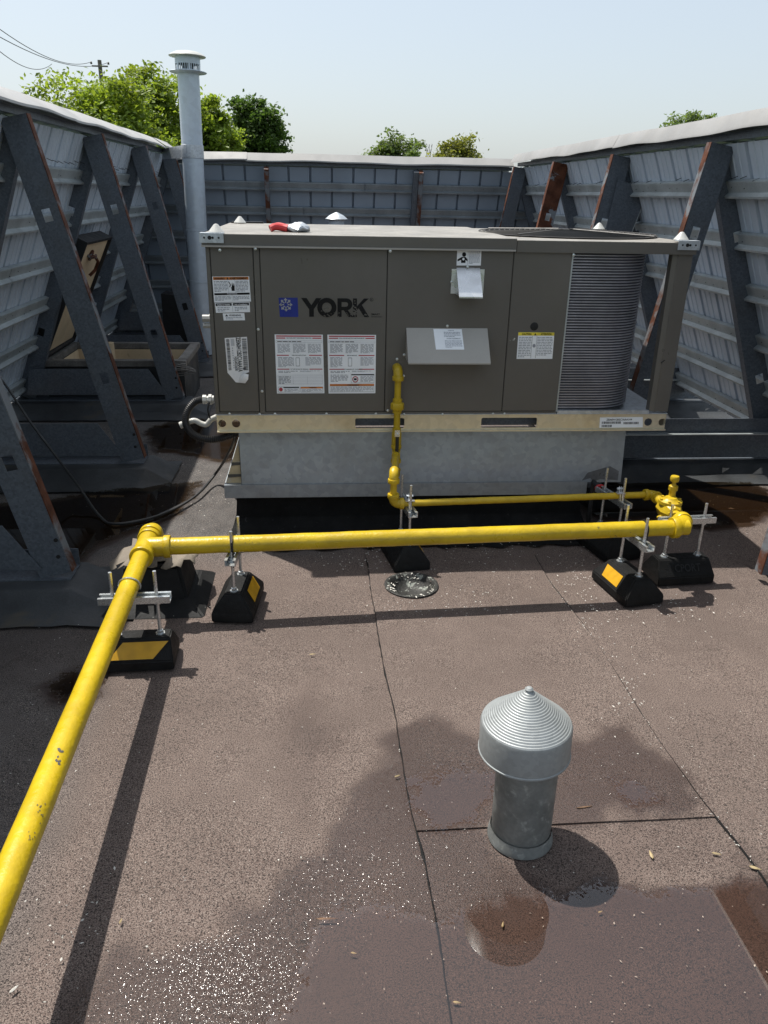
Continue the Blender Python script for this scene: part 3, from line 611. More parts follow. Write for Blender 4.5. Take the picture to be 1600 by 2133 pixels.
rail = plate('base_rail', 'rail_metal', [(UX0+.002, .503), (UX1-.002, .503), (UX1-.002, .574), (UX0+.002, .574)], hs, RY, .004, unit)
for nm, x0, x1, y0, y1 in (('base_rail', UX0+.002, UX0+.006, RY+.0025, UB-.01), ('base_rail', UX1-.006, UX1-.002, RY+.0025, UB-.01), ('base_rail', UX0+.007, UX1-.007, UB-.012, UB-.008)):
    m = MB(); m.box((x0, y0, .503), (x1, y1, .574)); m.build(nm, 'rail_metal', unit)
m = MB(); m.box((UX0+.1, RY+.06, .506), (UX1-.1, RY+.068, .572)); m.build('inner_rail', 'frame_steel', unit)
m = MB(); m.box((UX0+.002, RY-.016, .497), (UX1-.002, RY-.0025, .503)); m.build('rail_lip', 'rail_metal', unit)
# corner lifting brackets with white transport cones
def bracket(cx, sgn, y):
    m = MB(); x0, x1 = (cx-.012, cx+.085) if sgn > 0 else (cx-.085, cx+.012)
    yy = y
    m.box((x0, yy-.003, UZ1-.026), (x1, yy, UZ1+.012)); m.box((x0, yy, UZ1+.0095), (x1, yy+.05, UZ1+.0125)); b = m.build('corner_bracket', 'galvanized', unit, bevel=.001)
    h = MB()
    for i, u in enumerate((.2, .42, .55, .8)): h.lathe((x0+(x1-x0)*u, yy-.0035, UZ1-.006), [(0, .0004), ((.004, .008, .005, .004)[i], .0004), ((.004, .008, .005, .004)[i], 0)], 12, (0, -1, 0))
    h.build('bolt_holes', 'dark_core', b, kind='stuff')
bracket(UX0-.006, 1, UF-.0225); bracket(UX1+.004, -1, UF-.0165)
def cone(x, y, r=.032, h=.032):
    m = MB(); m.lathe((x, y, UZ1+.012), [(r, 0), (r, .003), (r*.25, h), (0, h+.002)], 18); m.build('corner_cone', 'white_plastic', unit)
cone(UX0+.045, UF+.03); cone(UX0+.05, UB-.06); cone(UX1-.05, UF+.03); cone(UX1-.05, UB-.06)
m = MB(); m.box((UX0+.0, UB-.02, UZ1+.01), (UX0+.17, UB+.016, UZ1+.018)); m.build('rear_bracket', 'black_plastic', unit)
# hoods on the gas panel
def hood(tl, tr, br, bl, out, name, mt, fl=None):
    A, B = FP(*tl, UF-.002), FP(*tr, UF-.002); Cc, D = FP(*br, UF-out), FP(*bl, UF-out); zt = max(A.z, B.z); zb = min(Cc.z, D.z)
    x0, x1 = (A.x+D.x)/2, (B.x+Cc.x)/2; m = MB()
    m.add([(x0, UF-.001, zt), (x1, UF-.001, zt), (x1, UF-out, zb), (x0, UF-out, zb), (x0, UF-.001, zb), (x1, UF-.001, zb), (x0, UF-out, zb-.006), (x1, UF-out, zb-.006)], [(3, 2, 1, 0), (0, 4, 3), (1, 2, 5), (3, 6, 7, 2)])
    return m.build(name, mt, p_gas, smooth=10), x0, x1, zt, zb
hd, hx0, hx1, hzt, hzb = hood((847, 684), (1016, 684), (1022, 755), (850, 756), .115, 'combustion_hood', 'taupe_hood_lit')
h2, a0, a1, azt, azb = hood((950, 558), (998, 558), (1008, 617), (958, 618), .10, 'vent_hood', 'bright_sheet')
m = MB(); A, B = FP(941, 560, UF), FP(1006, 612, UF); m.box((A.x, UF-.004, B.z), (B.x, UF-.0005, A.z)); m.build('hood_flange', 'bright_sheet', h2)
# ---- printed labels
def lab(name, corners, parent, draw, Y=UF, mt='label_white', lift=.0008, nmat=('ink_black',)):
    TL, TR, BR, BL = [c if isinstance(c, Vector) else FP(*c, Y) for c in corners]
    nrm = (TR-TL).cross(BL-TL).normalized(); nrm = nrm if nrm.y < 0 else -nrm
    m = MB(); m.hexa([BL+nrm*.0003, BR+nrm*.0003, TR+nrm*.0003, TL+nrm*.0003], [x+nrm*lift for x in (BL, BR, TR, TL)]); o = m.build(name, mt, parent)
    ink = MB()
    def at(u, v): return (TL*(1-u)+TR*u)*(1-v)+(BL*(1-u)+BR*u)*v + nrm*(lift+.0004)
    def rect(u0, v0, u1, v1, mi=0, up=0): q = nrm*up; ink.add([at(u0, v1)+q, at(u1, v1)+q, at(u1, v0)+q, at(u0, v0)+q], [(0, 1, 2, 3)], mi)
    def lines(u0, v0, u1, v1, n, mi=1, r=random.Random(len(name))):
        hh = (v1-v0)/n
        for i in range(n):
            u = u0; end = u1 if i < n-1 else u0+(u1-u0)*r.uniform(.3, .8)
            while u < end-.01:
                l = r.uniform(.03, .11); rect(u, v0+hh*(i+.25), min(u+l, end), v0+hh*(i+.72), mi); u += l+.016
    def txt(s, u, v, hv, wv=None, mi=0, bold=.02, up=0):
        ex = (TR-TL); ey = (TL-BL); text(ink, s, at(u, v)+nrm*(.0003+up), ex.normalized(), ey.normalized(), hv*ey.length, (wv*ex.length) if wv else None, bold, mi)
    def poly(pts, mi=0, up=0): ink.add([at(u, v)+nrm*(.0003+up) for u, v in pts], [tuple(range(len(pts)))], mi)
    draw(rect, lines, txt, poly)
    if ink.v: ink.build('printing', list(nmat), o, smooth=10, kind='stuff')
    return o
INK = ('ink_black', 'ink_grey', 'ink_orange', 'ink_red', 'label_white', 'ink_yellow', 'ink_blue', 'logo_grey')
def frame(rect, u0, v0, u1, v1, mi=0, t=.006): rect(u0, v0, u1, v0+t, mi); rect(u0, v1-t, u1, v1, mi); rect(u0, v0+t, u0+t, v1-t, mi); rect(u1-t, v0+t, u1, v1-t, mi)
def d_warn(r, l, t, p):
    r(.02, .015, .98, .13, 2); t('WARNING', .05, .12, .085, .28, 0, .03, .0003); t('AVERTISSEMENT', .47, .12, .085, .48, 0, .03, .0003); p([(.38, .12), (.44, .12), (.41, .03)], 0, .0003)
    l(.03, .16, .40, .60, 8); l(.62, .16, .96, .60, 8); r(.41, .14, .415, .63, 1); r(.60, .14, .605, .63, 1)
    p([(.50, .56), (.58, .56), (.585, .38), (.57, .25), (.555, .38), (.545, .22), (.53, .36), (.515, .22), (.51, .4), (.49, .42)]); p([(.42, .2), (.44, .19), (.49, .32), (.46, .42), (.44, .40), (.465, .32)])
    r(.02, .64, .98, .72, 0); t('Important', .37, .705, .055, .27, 4, .02, .0003); l(.03, .76, .47, .94, 4); l(.52, .76, .96, .94, 4); r(.495, .73, .50, .96, 1)
lab('warning_label', [(442, 576), (519, 575.5), (523, 628), (446.5, 630)], unit, d_warn, nmat=INK)
def d_note(r, l, t, p):
    for u in (.02, .52): r(u, .05, u+.46, .32, 0); l(u+.04, .42, u+.4, .9, 3)
    t('Notice to Installer', .06, .28, .16, .38, 4, .02, .0003); t("Avis a l'installateur", .56, .28, .16, .38, 4, .02, .0003); r(.495, .05, .502, .95, 1)
lab('notice_label', [(447.5, 631), (520, 629), (521, 650), (450, 651.5)], unit, d_note, nmat=INK)
lab('small_warning_label', [(464, 652.5), (509, 652), (510.5, 667), (466, 667.5)], unit, lambda r, l, t, p: (p([(.1, .42), (.24, .42), (.17, .14)]), t('WARNING', .28, .42, .26, .55), l(.12, .52, .9, .88, 2)), nmat=INK)
# torn shipping label, printed sideways, curled at the foot
def d_ship(r, l, t, p):
    rr = random.Random(5)
    for u0, u1 in ((.06, .20), (.76, .97)):
        v = .04
        while v < .93:
            h = rr.uniform(.006, .02); r(u0, v, u1, v+h, 0); v += h+rr.uniform(.006, .014)
    v = .04
    while v < .22:
        r(.26, v, .42, v+.008, 1); v += .018
    for i in range(9): r(.30, .28+i*.07, .335, .28+i*.07+.035, 1)
shp = lab('shipping_label', [(468, 704), (514.5, 701.5), (519, 775), (474, 776.5)], unit, d_ship, nmat=INK, mt='paper_white')
m = MB(); TL, TR, BL = FP(468, 704, UF-.0018), FP(514.5, 701.5, UF-.0018), FP(474, 776.5, UF-.0018); dn = (BL-TL).normalized(); ac = (TR-TL).normalized()
text(m, 'ZE060H12B2C1AAA1A', TL+ac*.047, dn, ac, .020, .148, .02); text(m, 'N2G4522638', TL+ac*.034+dn*.082, dn, ac, .012, .060, .02); text(m, 'E', TL+ac*.068+dn*.132, dn, ac, .013, None, .03); m.build('printing', 'ink_black', shp, kind='stuff')
m = MB(); c = [FP(*q, UF-.001) for q in [(474, 776), (519, 774.5), (508, 780), (500, 784), (496, 797), (491, 796)]]; m.slab(c, (0, -.0007, 0)); m.build('torn_edge', 'paper_white', shp)
m = MB(); c = [FP(*q, UF-y) for q, y in [((500, 783), .002), ((508, 778), .012), ((518, 780), .016), ((517, 790), .018), ((511, 798.5), .012), ((496, 797), .002)]]; ce = FP(508, 788, UF-.024)
m.add(c+[ce], [(i, (i+1) % 6, 6) for i in range(6)]); m.build('curled_corner', 'paper_white', shp, smooth=80)
# logo
def d_logo(r, l, t, p):
    for k in range(8):
        a = math.pi*k/4; cx, cy = .36, .36; dx, dy = math.cos(a), math.sin(a)
        def bar(x0, y0, x1, y1, w):
            L = math.hypot(x1-x0, y1-y0); nx, ny = -(y1-y0)/L*w, (x1-x0)/L*w
            if min(x0, x1) < .0: x0, x1 = max(x0, .005), max(x1, .005)
            p([(x0+nx, y0+ny), (x1+nx, y1+ny), (x1-nx, y1-ny), (x0-nx, y0-ny)], 7)
        R_ = .34; bar(cx+dx*.10, cy+dy*.10, cx+dx*R_, cy+dy*R_, .028)
        for s in (1, -1):
            b = a+s*.75; bar(cx+dx*.2, cy+dy*.2, cx+dx*.2+math.cos(b)*.11, cy+dy*.2+math.sin(b)*.11, .022)
lab('logo_square', [(580.5, 620), (620, 620), (621.5, 660), (583, 660)], unit, d_logo, nmat=INK, mt='ink_blue')
m = MB(); A, B = FP(628, 659.5, UF-.0012), FP(768, 659.5, UF-.0012); h = FP(628, 620.5, UF-.0012).z-A.z
wds = [(0, .30), (.245, .27), (.52, .25), (.765, .265)]; Wd = B.x-A.x
ex, ez = Vector((1, 0, 0)), Vector((0, 0, 1))
LN = [0]
def lett(polys, u, wd):
    for P in polys:
        LN[0] += 1; m.add([A+Vector((0, -.00004*(LN[0] % 12), 0))+ex*(Wd*(u+x*wd))+ez*(h*y) for x, y in P], [tuple(range(len(P)))])
lett([[(.385, 0), (.615, 0), (.615, .42), (.385, .42)], [(0, 1), (.27, 1), (.5, .62), (.5, .25), (.385, .40)], [(.5, .25), (.5, .62), (.73, 1), (1, 1), (.615, .40)]], 0, .30)
O_ = []; 
for i in range(24):
    a0, a1 = 2*math.pi*i/24, 2*math.pi*(i+1)/24; O_.append([(.5+.5*math.cos(a0), .5+.52*math.sin(a0)), (.5+.5*math.cos(a1), .5+.52*math.sin(a1)), (.5+.25*math.cos(a1), .5+.27*math.sin(a1)), (.5+.25*math.cos(a0), .5+.27*math.sin(a0))])
lett(O_, .235, .285)
R_ = [[(0, 0), (.26, 0), (.26, 1), (0, 1)], [(.26, .80), (.55, .80), (.62, 1), (.26, 1)], [(.26, .36), (.62, .36), (.55, .55), (.26, .55)]]
for i in range(8):
    a0, a1 = -math.pi/2+math.pi*i/8, -math.pi/2+math.pi*(i+1)/8; R_.append([(.58+.36*math.cos(a0), .68+.32*math.sin(a0)), (.58+.36*math.cos(a1), .68+.32*math.sin(a1)), (.53+.14*math.cos(a1), .675+.125*math.sin(a1)), (.53+.14*math.cos(a0), .675+.125*math.sin(a0))])
R_.append([(.38, .38), (.64, .38), (1.0, 0), (.70, 0)]); lett(R_, .535, .235)
lett([[(0, 0), (.25, 0), (.25, 1), (0, 1)], [(.25, .36), (.44, .56), (1.0, 1), (.69, 1), (.25, .58)], [(.36, .48), (.56, .66), (1.04, 0), (.72, 0)]], .765, .235)
m.build('logo_lettering', 'ink_black', unit, smooth=10)
m = MB(); m.lathe(FP(774, 624, UF-.001), [(.0075, 0), (.006, 0)], 16, (0, -1, 0)); text(m, 'R', FP(772.3, 626, UF-.001), ex, ez, .007, None, .02); text(m, 'SMART', FP(773, 656.5, UF-.001), ex, ez, .008, .038, .01); m.add([FP(x, y, UF-.001) for x, y in ((773, 660.5), (795, 660.5), (795, 659.5), (773, 659.5))], [(0, 1, 2, 3)]); m.build('logo_small_print', 'ink_black', unit)
m = MB(); c0 = FP(738, 647, UF-.0018); rr = random.Random(3)      # scuffed patch where the lettering has worn off
for w_i in range(34):
    q = c0+Vector((rr.gauss(0, .007), -.00003*w_i, rr.gauss(-.002, .013))); s = rr.uniform(.001, .004); m.add([q+Vector((-s, 0, -s)), q+Vector((s, 0, -s*.6)), q+Vector((s*.5, 0, s)), q+Vector((-s, 0, s*.7))], [(0, 1, 2, 3)])
for w_i in range(60):
    q = FP(rr.uniform(655, 775), 660-abs(rr.gauss(0, 5)), UF-.0042-.00003*w_i); s = rr.uniform(.0006, .0022); m.add([q+Vector((-s*2, 0, -s)), q+Vector((s*2, 0, -s*.6)), q+Vector((s, 0, s)), q+Vector((-s, 0, s*.7))], [(0, 1, 2, 3)])
m.build('logo_wear', 'taupe_paint', unit, kind='stuff')
def d_sheet(k):
    def d(r, l, t, p):
        frame(r, .02, .10, .98, .135, 1, .003)
        r(.03, .015, .97, .036, 3); r(.03, .050, .22, .068, 3); r(.78, .050, .97, .068, 3); t('FOR YOUR SAFETY READ BEFORE OPERATING' if not k else 'POUR LA SECURITE LIRE AVANT DE METTRE EN MARCHE', .24, .066, .016, .52, 0, .03)
        l(.05, .105, .94, .13, 1, 0); l(.05, .15, .31, .31, 9); l(.37, .15, .63, .31, 9); l(.68, .15, .95, .31, 9)
        for a, b in ((.35, .37), (.585, .605)): r(.03, a-.012, .28+.06*k, a+.004, 3); r(.70-.06*k, a-.012, .97, a+.004, 3)
        t('OPERATING INSTRUCTIONS' if not k else 'MISE EN MARCHE', .34+.06*k, .353, .015, .30-.1*k, 0, .03); t('TO TURN OFF GAS TO APPLIANCE' if not k else 'COMMENT COUPER', .30+.04*k, .588, .015, .38, 0, .03)
        l(.05, .375, .38 if not k else .30, .55, 9); l(.62 if not k else .68, .375, .95, .52, 8)
        frame(r, .42, .385, .50, .53, 0, .006); l(.05, .605, .45, .65, 2); l(.5, .605, .92, .63, 2)
        if not k:
            frame(r, .03, .68, .97, .84, 1, .003); [r(.03, .70+i*.024, .97, .7025+i*.024, 1) for i in range(6)]; r(.35, .70, .353, .84, 1); r(.65, .70, .653, .84, 1); l(.05, .70, .30, .84, 6)
            frame(r, .03, .885, .47, .98, 0, .004); r(.14, .885, .47, .905, 0); p([(.085+.04*math.cos(a), .93+.034*math.sin(a)) for a in np.linspace(0, 6.28, 14)], 3); l(.16, .915, .45, .97, 4)
            frame(r, .50, .885, .97, .98, 0, .004); r(.504, .885, .966, .915, 2); t('WARNING', .68, .911, .02, .16, 0, .03, .0003); l(.52, .925, .95, .97, 3)
        else:
            l(.05, .67, .42, .80, 6); frame(r, .48, .665, .97, .82, 0, .004); r(.49, .665, .97, .685, 0); p([(.57+.065*math.cos(a), .755+.055*math.sin(a)) for a in np.linspace(0, 6.28, 16)], 3); p([(.57+.045*math.cos(a), .755+.038*math.sin(a)) for a in np.linspace(0, 6.28, 16)], 4, .0003); r(.54, .735, .60, .77, 0, .0008); l(.68, .695, .95, .80, 6)
            r(.03, .835, .97, .868, 2); t('AVERTISSEMENT', .40, .864, .022, .25, 0, .03, .0003); frame(r, .03, .868, .97, .975, 0, .004); l(.05, .88, .95, .965, 5)
    return d
lab('instruction_sheet', [(572, 696.5), (672.5, 697), (676, 819), (577, 819.5)], p_logo, d_sheet(0), nmat=INK); lab('instruction_sheet', [(682, 697), (783.5, 697.5), (782, 819), (684.5, 819.5)], p_logo, d_sheet(1), nmat=INK)
def d_person(r, l, t, p):
    p([(.08, .16), (.18, .16), (.13, .04)]); t('WARNING', .28, .16, .10, .45); r(.02, .18, .98, .195, 1); r(.45, .2, .46, .97, 1); l(.5, .24, .95, .92, 11)
    p([(.29+.085*math.cos(a), .42+.12*math.sin(a)) for a in np.linspace(0, 6.28, 12)]); p([(.03, .78), (.03, .68), (.20, .55), (.36, .55), (.44, .68), (.44, .78), (.36, .70), (.36, .86), (.18, .86), (.18, .70)]); p([(.27+.05*math.cos(a), .66+.07*math.sin(a)) for a in np.linspace(0, 6.28, 12)], 4, .0003)
lab('fume_warning_label', [(953, 513), (1003.5, 513.5), (1001.5, 553), (951, 553)], p_gas, d_person, nmat=INK)
def d_caut(r, l, t, p):
    r(.0, .0, 1, .12, 5); t('CAUTION', .1, .105, .08, .26, 0, .03, .0003); t('ATTENTION', .62, .105, .08, .30, 0, .03, .0003); p([(.44, .11), (.50, .11), (.47, .02)], 0, .0003)
    l(.03, .16, .38, .95, 13); l(.54, .16, .97, .88, 12); r(.39, .13, .397, .97, 0); r(.52, .13, .527, .97, 0); p([(.46+.045*math.cos(a), .5+.07*math.sin(a)) for a in np.linspace(0, 6.28, 14)], 1)
lab('caution_label', [(1080, 692), (1155, 692.5), (1150.5, 747.5), (1076, 747.5)], p_comp, d_caut, nmat=INK)
def hp(u, v): return Vector((hx0+(hx1-hx0)*u, UF-.001-(.114)*v, hzt+(hzb-hzt)*v))
lab('hood_label', [hp(.33, .03), hp(.68, .03), hp(.69, .62), hp(.345, .62)], hd, lambda r, l, t, p: (t('WARNING', .5, .1, .05, .22, 1), l(.35, .13, .93, .40, 4), t('AVERTISSEMENT', .42, .5, .06, .5, 1), l(.35, .55, .95, .92, 6)), nmat=INK)
def d_rail(r, l, t, p):
    t('ZE060H12B2C1AAA1A4', .15, .32, .2, .6, 0, .02)
    rr = random.Random(9)
    for u0, u1, v in ((.05, .48, .40), (.05, .28, .72), (.55, .9, .46)):
        u = u0
        while u < u1: w_ = rr.uniform(.006, .018); r(u, v, u+w_, v+.22, 0); u += w_+rr.uniform(.005, .01)
lab('rail_label', [FP(1250, 869.5, RY-.003), FP(1339, 868.5, RY-.003), FP(1339, 890, RY-.003), FP(1248.5, 891, RY-.003)], rail, d_rail, nmat=INK)
m = MB(); rr = random.Random(4)
for i in range(3): q = FP(1064+i*4, 707, UF-.0012); m.add([q+Vector((rr.uniform(-.005, .005), 0, rr.uniform(-.008, .008))) for _ in range(3)], [(0, 1, 2)])
m.build('paint_scratch', 'bright_sheet', unit)
# ------------------------------------------------------------------ curb under the unit
curb = thing('equipment_curb', (.6, 3.9, 0), 'grey sheet-metal curb carrying the rooftop unit, black flashing at its foot', 'curb')
CY = 3.45; A, B, Cc, D = PY(497, 897, CY), PY(1304, 895, CY), PY(1293, 1004, CY-.03), PY(504, 1011, CY-.03)
m = MB(); y2 = 4.50
m.add([(A.x, CY, .50), (B.x, CY, .50), (Cc.x, CY-.03, Cc.z), (D.x, CY-.03, D.z), (A.x, y2, .50), (B.x, y2, .50), (Cc.x, y2+.02, Cc.z), (D.x, y2+.02, D.z)], [(0, 1, 2, 3), (1, 5, 6, 2), (5, 4, 7, 6), (4, 0, 3, 7)]); m.build('curb_adapter', 'curb_metal', curb)
L0, L1 = PY(467, 1010, CY-.035), PY(1232, 1003, CY-.035); L2, L3 = PY(480, 1037, CY-.035), PY(1222, 1033, CY-.035)
m = MB(); zt_, zb_ = L0.z, L2.z; m.box((L0.x, CY-.040, zb_), (L1.x-.02, CY-.034, zt_)); m.box((L0.x, CY-.034, zt_-.006), (L0.x+.12, 4.5, zt_)); m.box((L0.x, CY-.033, zb_), (L0.x+.006, 4.5, zt_-.007)); m.box((L1.x-.026, CY-.033, zb_), (L1.x-.0205, 4.5, zt_)); m.build('counter_flashing', 'curb_metal', curb, bevel=.001)
m = MB(); P0, P1, P2 = PY(497, 915, CY+.02), PY(469, 1011, CY-.01), PY(503, 1009, CY-.01); m.add([P0, P1, P2, P0+Vector((0, .95, 0)), P1+Vector((0, .95, 0)), P2+Vector((0, .95, 0))], [(0, 1, 2), (0, 3, 4, 1), (3, 5, 4)]); m.build('insulation_wedge', 'insulation', curb)
for v in (.52, .78):
    m = MB(); a, b = P0.lerp(P1, v), P0.lerp(P2, v); m.hexa([a+Vector((-.001, -.003, -.010)), b+Vector((.001, -.003, -.008)), b+Vector((.001, -.003, .004)), a+Vector((-.001, -.003, .006))], [x+Vector((0, -.0012, 0)) for x in (a+Vector((-.001, -.003, -.010)), b+Vector((.001, -.003, -.008)), b+Vector((.001, -.003, .004)), a+Vector((-.001, -.003, .006)))]); m.build('strap_band', 'cable_grey', curb)
m = MB(); x0, x1 = L2.x+.03, L3.x-.02; z1 = zb_+.03          # bitumen flashing running out on to the roof
pr = [(CY+.0, z1), (CY+.005, .07), (CY-.02, .03), (CY-.09, .006), (CY-.24, .0035)]; n = 40; vs = []
for i in range(n+1):
    x = x0+(x1-x0)*i/n
    for j, (y, z) in enumerate(pr): vs.append((x+(i-n/2)*.0006*j, y+random.uniform(-.006, .006)*(j > 1)+(random.uniform(-.02, .02) if j == 4 else 0), z+(random.uniform(-.0025, .0025) if 0 < j < 4 else 0)))
k = len(pr); m.add(vs, [(i*k+j, i*k+j+1, (i+1)*k+j+1, (i+1)*k+j) for i in range(n) for j in range(k-1)]); m.box((x0, CY, -.01), (x1, 4.48, z1)); m.build('base_flashing', 'base_flashing', curb, smooth=60)
m = MB(); rr = random.Random(8); c0 = PY(1268, 990, CY-.031)     # rain-wet stain on the adapter
pts = [PY(x, y, CY-.0296) for x, y in [(1212, 1001), (1225, 985), (1250, 978), (1272, 972), (1290, 982), (1287, 1000), (1250, 998), (1236, 1003), (1230, 996)]]
k_ = (.03)/(.5-Cc.z); pts = [Vector((q.x, CY-k_*(.5-q.z)-.0012, q.z)) for q in pts]; m.add(pts, [tuple(range(len(pts)))]); m.build('wet_patch', 'wet_metal', curb)
# ------------------------------------------------------------------ gas piping
gas = thing('gas_pipe', tuple(G(300, 1250)), 'long yellow gas pipe with tee, regulator and branch running to the unit', 'gas pipe')
ZP = .285; PR = .0315
tee = G(303, 1140, ZP); rt = G(1432, 1098, ZP); fwd = (G(-40, 1965, ZP)-tee).normalized()
dirx = (rt-tee).normalized(); bk = -fwd
def pipe(pts, r, name, mt='yellow_paint', n=20): m = MB(); m.tube(pts, r, n); return m.build(name, mt, gas, smooth=50)
def wpath(a, b, n=40, amp=.0012): return [Vector(a).lerp(Vector(b), i/n)+Vector((0, random.uniform(-amp, amp), random.uniform(-amp, amp))) for i in range(n+1)]
pipe(wpath(tee+fwd*.06, tee+fwd*2.9, 70, .0006), PR, 'main_run', n=28); pipe(wpath(tee+dirx*.06, rt, 60, .0006), PR, 'main_run', n=28)
def band(p, d, r, l): m.tube([p-d*l, p-d*l*.8, p+d*l*.8, p+d*l], [r*.97, r, r, r*.97], 24)
m = MB(); m.tube([tee+fwd*.085, tee-fwd*.085], PR*1.16, 24); m.tube([tee, tee+dirx*.085], PR*1.16, 24)
for d in (fwd, -fwd, dirx): band(tee+d*.078, d, PR*1.34, .012)
m.build('tee', 'yellow_paint', gas, bevel=0)
e0 = tee-fwd*.175; m = MB(); pts = [tee-fwd*.08]+arc(e0, fwd, (0, 0, -1), .055)+[e0+Vector((0, 0, -.30))]; m.tube(pts, PR*1.0, 24); m.build('down_leg', 'yellow_paint', gas)
m = MB(); m.tube(arc(e0, fwd, (0, 0, -1), .062), PR*1.22, 24); band(e0+fwd*.062, fwd, PR*1.36, .012); band(e0+Vector((0, 0, -.062)), Vector((0, 0, -1)), PR*1.36, .012); m.build('elbow', 'yellow_paint', gas)
# right end: elbow, regulator, then the thin branch
sp0, sp1 = G(828, 1049, ZP), G(1362, 1030, ZP); db = (sp1-rt).normalized(); SR = .0145
m = MB(); m.tube(arc(rt, -dirx, db, .062), PR*1.14, 24); band(rt-dirx*.055, dirx, PR*1.36, .013); band(rt+db*.055, db, PR*1.3, .013); m.build('elbow', 'yellow_paint', gas)
m = MB(); m.tube([rt+db*.05, rt+db*.14], [.024, .022], 18); m.build('nipple', 'yellow_small', gas)
dl = (sp1-rt).length; rc = rt+db*(dl*.52)
reg = MB(); reg.tube([rt+db*.125, rt+db*.15, rt+db*.155, rt+db*.20], [.030, .030, .040, .040], 6); reg.tube([rc-db*.06, rc-db*.03, rc+db*.03, rc+db*.06], [.030, .047, .047, .030], 8)
reg.lathe(rc+Vector((0, 0, -.045)), [(0, 0), (.035, 0), (.038, .01), (.038, .07), (.048, .072), (.048, .086), (.030, .092), (.024, .10), (0, .10)], 24); rb_ = reg.build('regulator', 'yellow_small', gas)
m = MB()
for i in range(6): a = i*math.pi/3; m.lathe(rc+Vector((.04*math.cos(a), .04*math.sin(a), .04)), [(0, .009), (.006, .009), (.006, 0)], 6)
m.build('bolt_heads', 'yellow_small', rb_, kind='stuff')
vs0 = rc+db*.02+Vector((.012, 0, .05)); m = MB(); m.lathe(vs0, [(.014, 0), (.014, .028), (.019, .030), (.019, .048), (.011, .052), (.008, .058), (.008, .068), (.0165, .069), (.0185, .074), (.0185, .088), (.016, .092), (0, .092)], 16); m.build('vent_stem', 'yellow_small', rb_)
m = MB(); m.lathe(rc+Vector((0, -.005, 0)), [(.014, .03), (.014, .05), (.018, .052), (.018, .062), (0, .064)], 8, (-.7, -.3, -.6)); m.build('side_plug', 'yellow_small', rb_)
sdx = (sp0-sp1).normalized()
m = MB(); m.tube([rc+db*.055, sp1-db*.02], [.02, .02], 16); m.tube(arc(sp1, -db, sdx, .032), .021, 16); band(sp1-db*.036, db, .026, .009); band(sp1+sdx*.036, sdx, .025, .009); m.build('elbow', 'yellow_small', gas)
pipe(wpath(sp1+sdx*.03, sp0, 40, .0005), SR, 'branch_run', 'yellow_small')
up = Vector((0, 0, 1)); c1 = sp0+Vector((-.018, 0, 0)); q1 = PY(808, 985, sp0.y-.0); zc = q1.z; c2 = Vector((c1.x, c1.y, zc))
m = MB(); m.tube(arc(c1, -sdx*-1 if False else Vector((1, 0, 0)), up, .032), .0205, 16); band(c1+Vector((.036, 0, 0)), Vector((1, 0, 0)), .025, .009); band(c1+up*.036, up, .025, .009); m.build('elbow', 'yellow_small', gas)
pipe([c1+up*.03, c2-up*.03], SR, 'riser', 'yellow_small')
RYp = 3.335; rx = PY(829, 800, RYp).x; zt_tee = PY(826, 945, RYp).z; T_ = Vector((rx, RYp, zt_tee)); dd = (T_-c2).normalized()
m = MB(); m.tube(arc(c2, -up, dd, .032), .0205, 16); band(c2-up*.036, up, .025, .009); m.build('elbow', 'yellow_small', gas)
pipe([c2+dd*.02, T_-dd*.015], SR, 'offset_leg', 'yellow_small')
m = MB(); m.tube([T_+up*.035, T_-up*.035], .019, 16); m.tube([T_, T_-dd*.04], .019, 16); band(T_+up*.034, up, .0235, .008); band(T_-up*.034, up, .0235, .008); m.build('tee', 'yellow_small', gas)
zdl = PY(825, 990, RYp).z; m = MB(); m.tube([T_-up*.03, Vector((rx, RYp, zdl+.02))], SR, 14); m.lathe((rx, RYp, zdl-.003), [(0, 0), (.019, 0), (.0205, .004), (.0205, .024), (.0225, .026), (.0225, .034), (.014, .036)], 14); m.build('drip_leg', 'yellow_small', gas)
zv0, zv1 = PY(827, 930, RYp).z, PY(828, 897, RYp).z; el = Vector((rx, RYp, PY(830, 772, RYp).z)); zu = PY(830, 845, RYp).z
pipe([T_+up*.03, (rx, RYp, zv0)], SR, 'riser', 'yellow_small')
m = MB(); m.tube([(rx, RYp, zv0-.01), (rx, RYp, zv0+.005), (rx, RYp, zv0+.012), (rx, RYp, zv1-.012), (rx, RYp, zv1-.004), (rx, RYp, zv1+.012)], [.019, .019, .022, .022, .019, .019], 8); vb = m.build('ball_valve', 'yellow_small', gas)
m = MB(); m.box((rx-.007, RYp-.034, zv0-.02), (rx+.008, RYp-.026, zv1-.005)); m.build('valve_handle', 'black_plastic', vb, bevel=.002)
m = MB(); m.lathe((rx, RYp-.02, zv1-.006), [(.010, 0), (.010, .014), (.006, .016), (.006, .02), (0, .021)], 8, (0, -1, 0)); m.box((rx-.012, RYp-.036, zv1-.018), (rx+.011, RYp-.0345, zv1+.012)); m.build('handle_nut', 'zinc_rod', vb)
pipe([(rx, RYp, zv1), (rx, RYp, el.z-.02)], SR, 'riser', 'yellow_small')
m = MB(); m.lathe((rx, RYp, zu-.035), [(.0145, 0), (.02, .002), (.02, .016), (.028, .018), (.03, .022), (.03, .044), (.027, .048), (.021, .05), (.021, .066), (.0145, .068)], 8); m.build('union', 'yellow_small', gas)
m = MB(); m.tube(arc(el, -up, (0, 1, 0), .03)+[el+Vector((0, .07, 0))], .0205, 16); band(el-up*.034, up, .025, .009); m.build('elbow', 'yellow_small', gas)
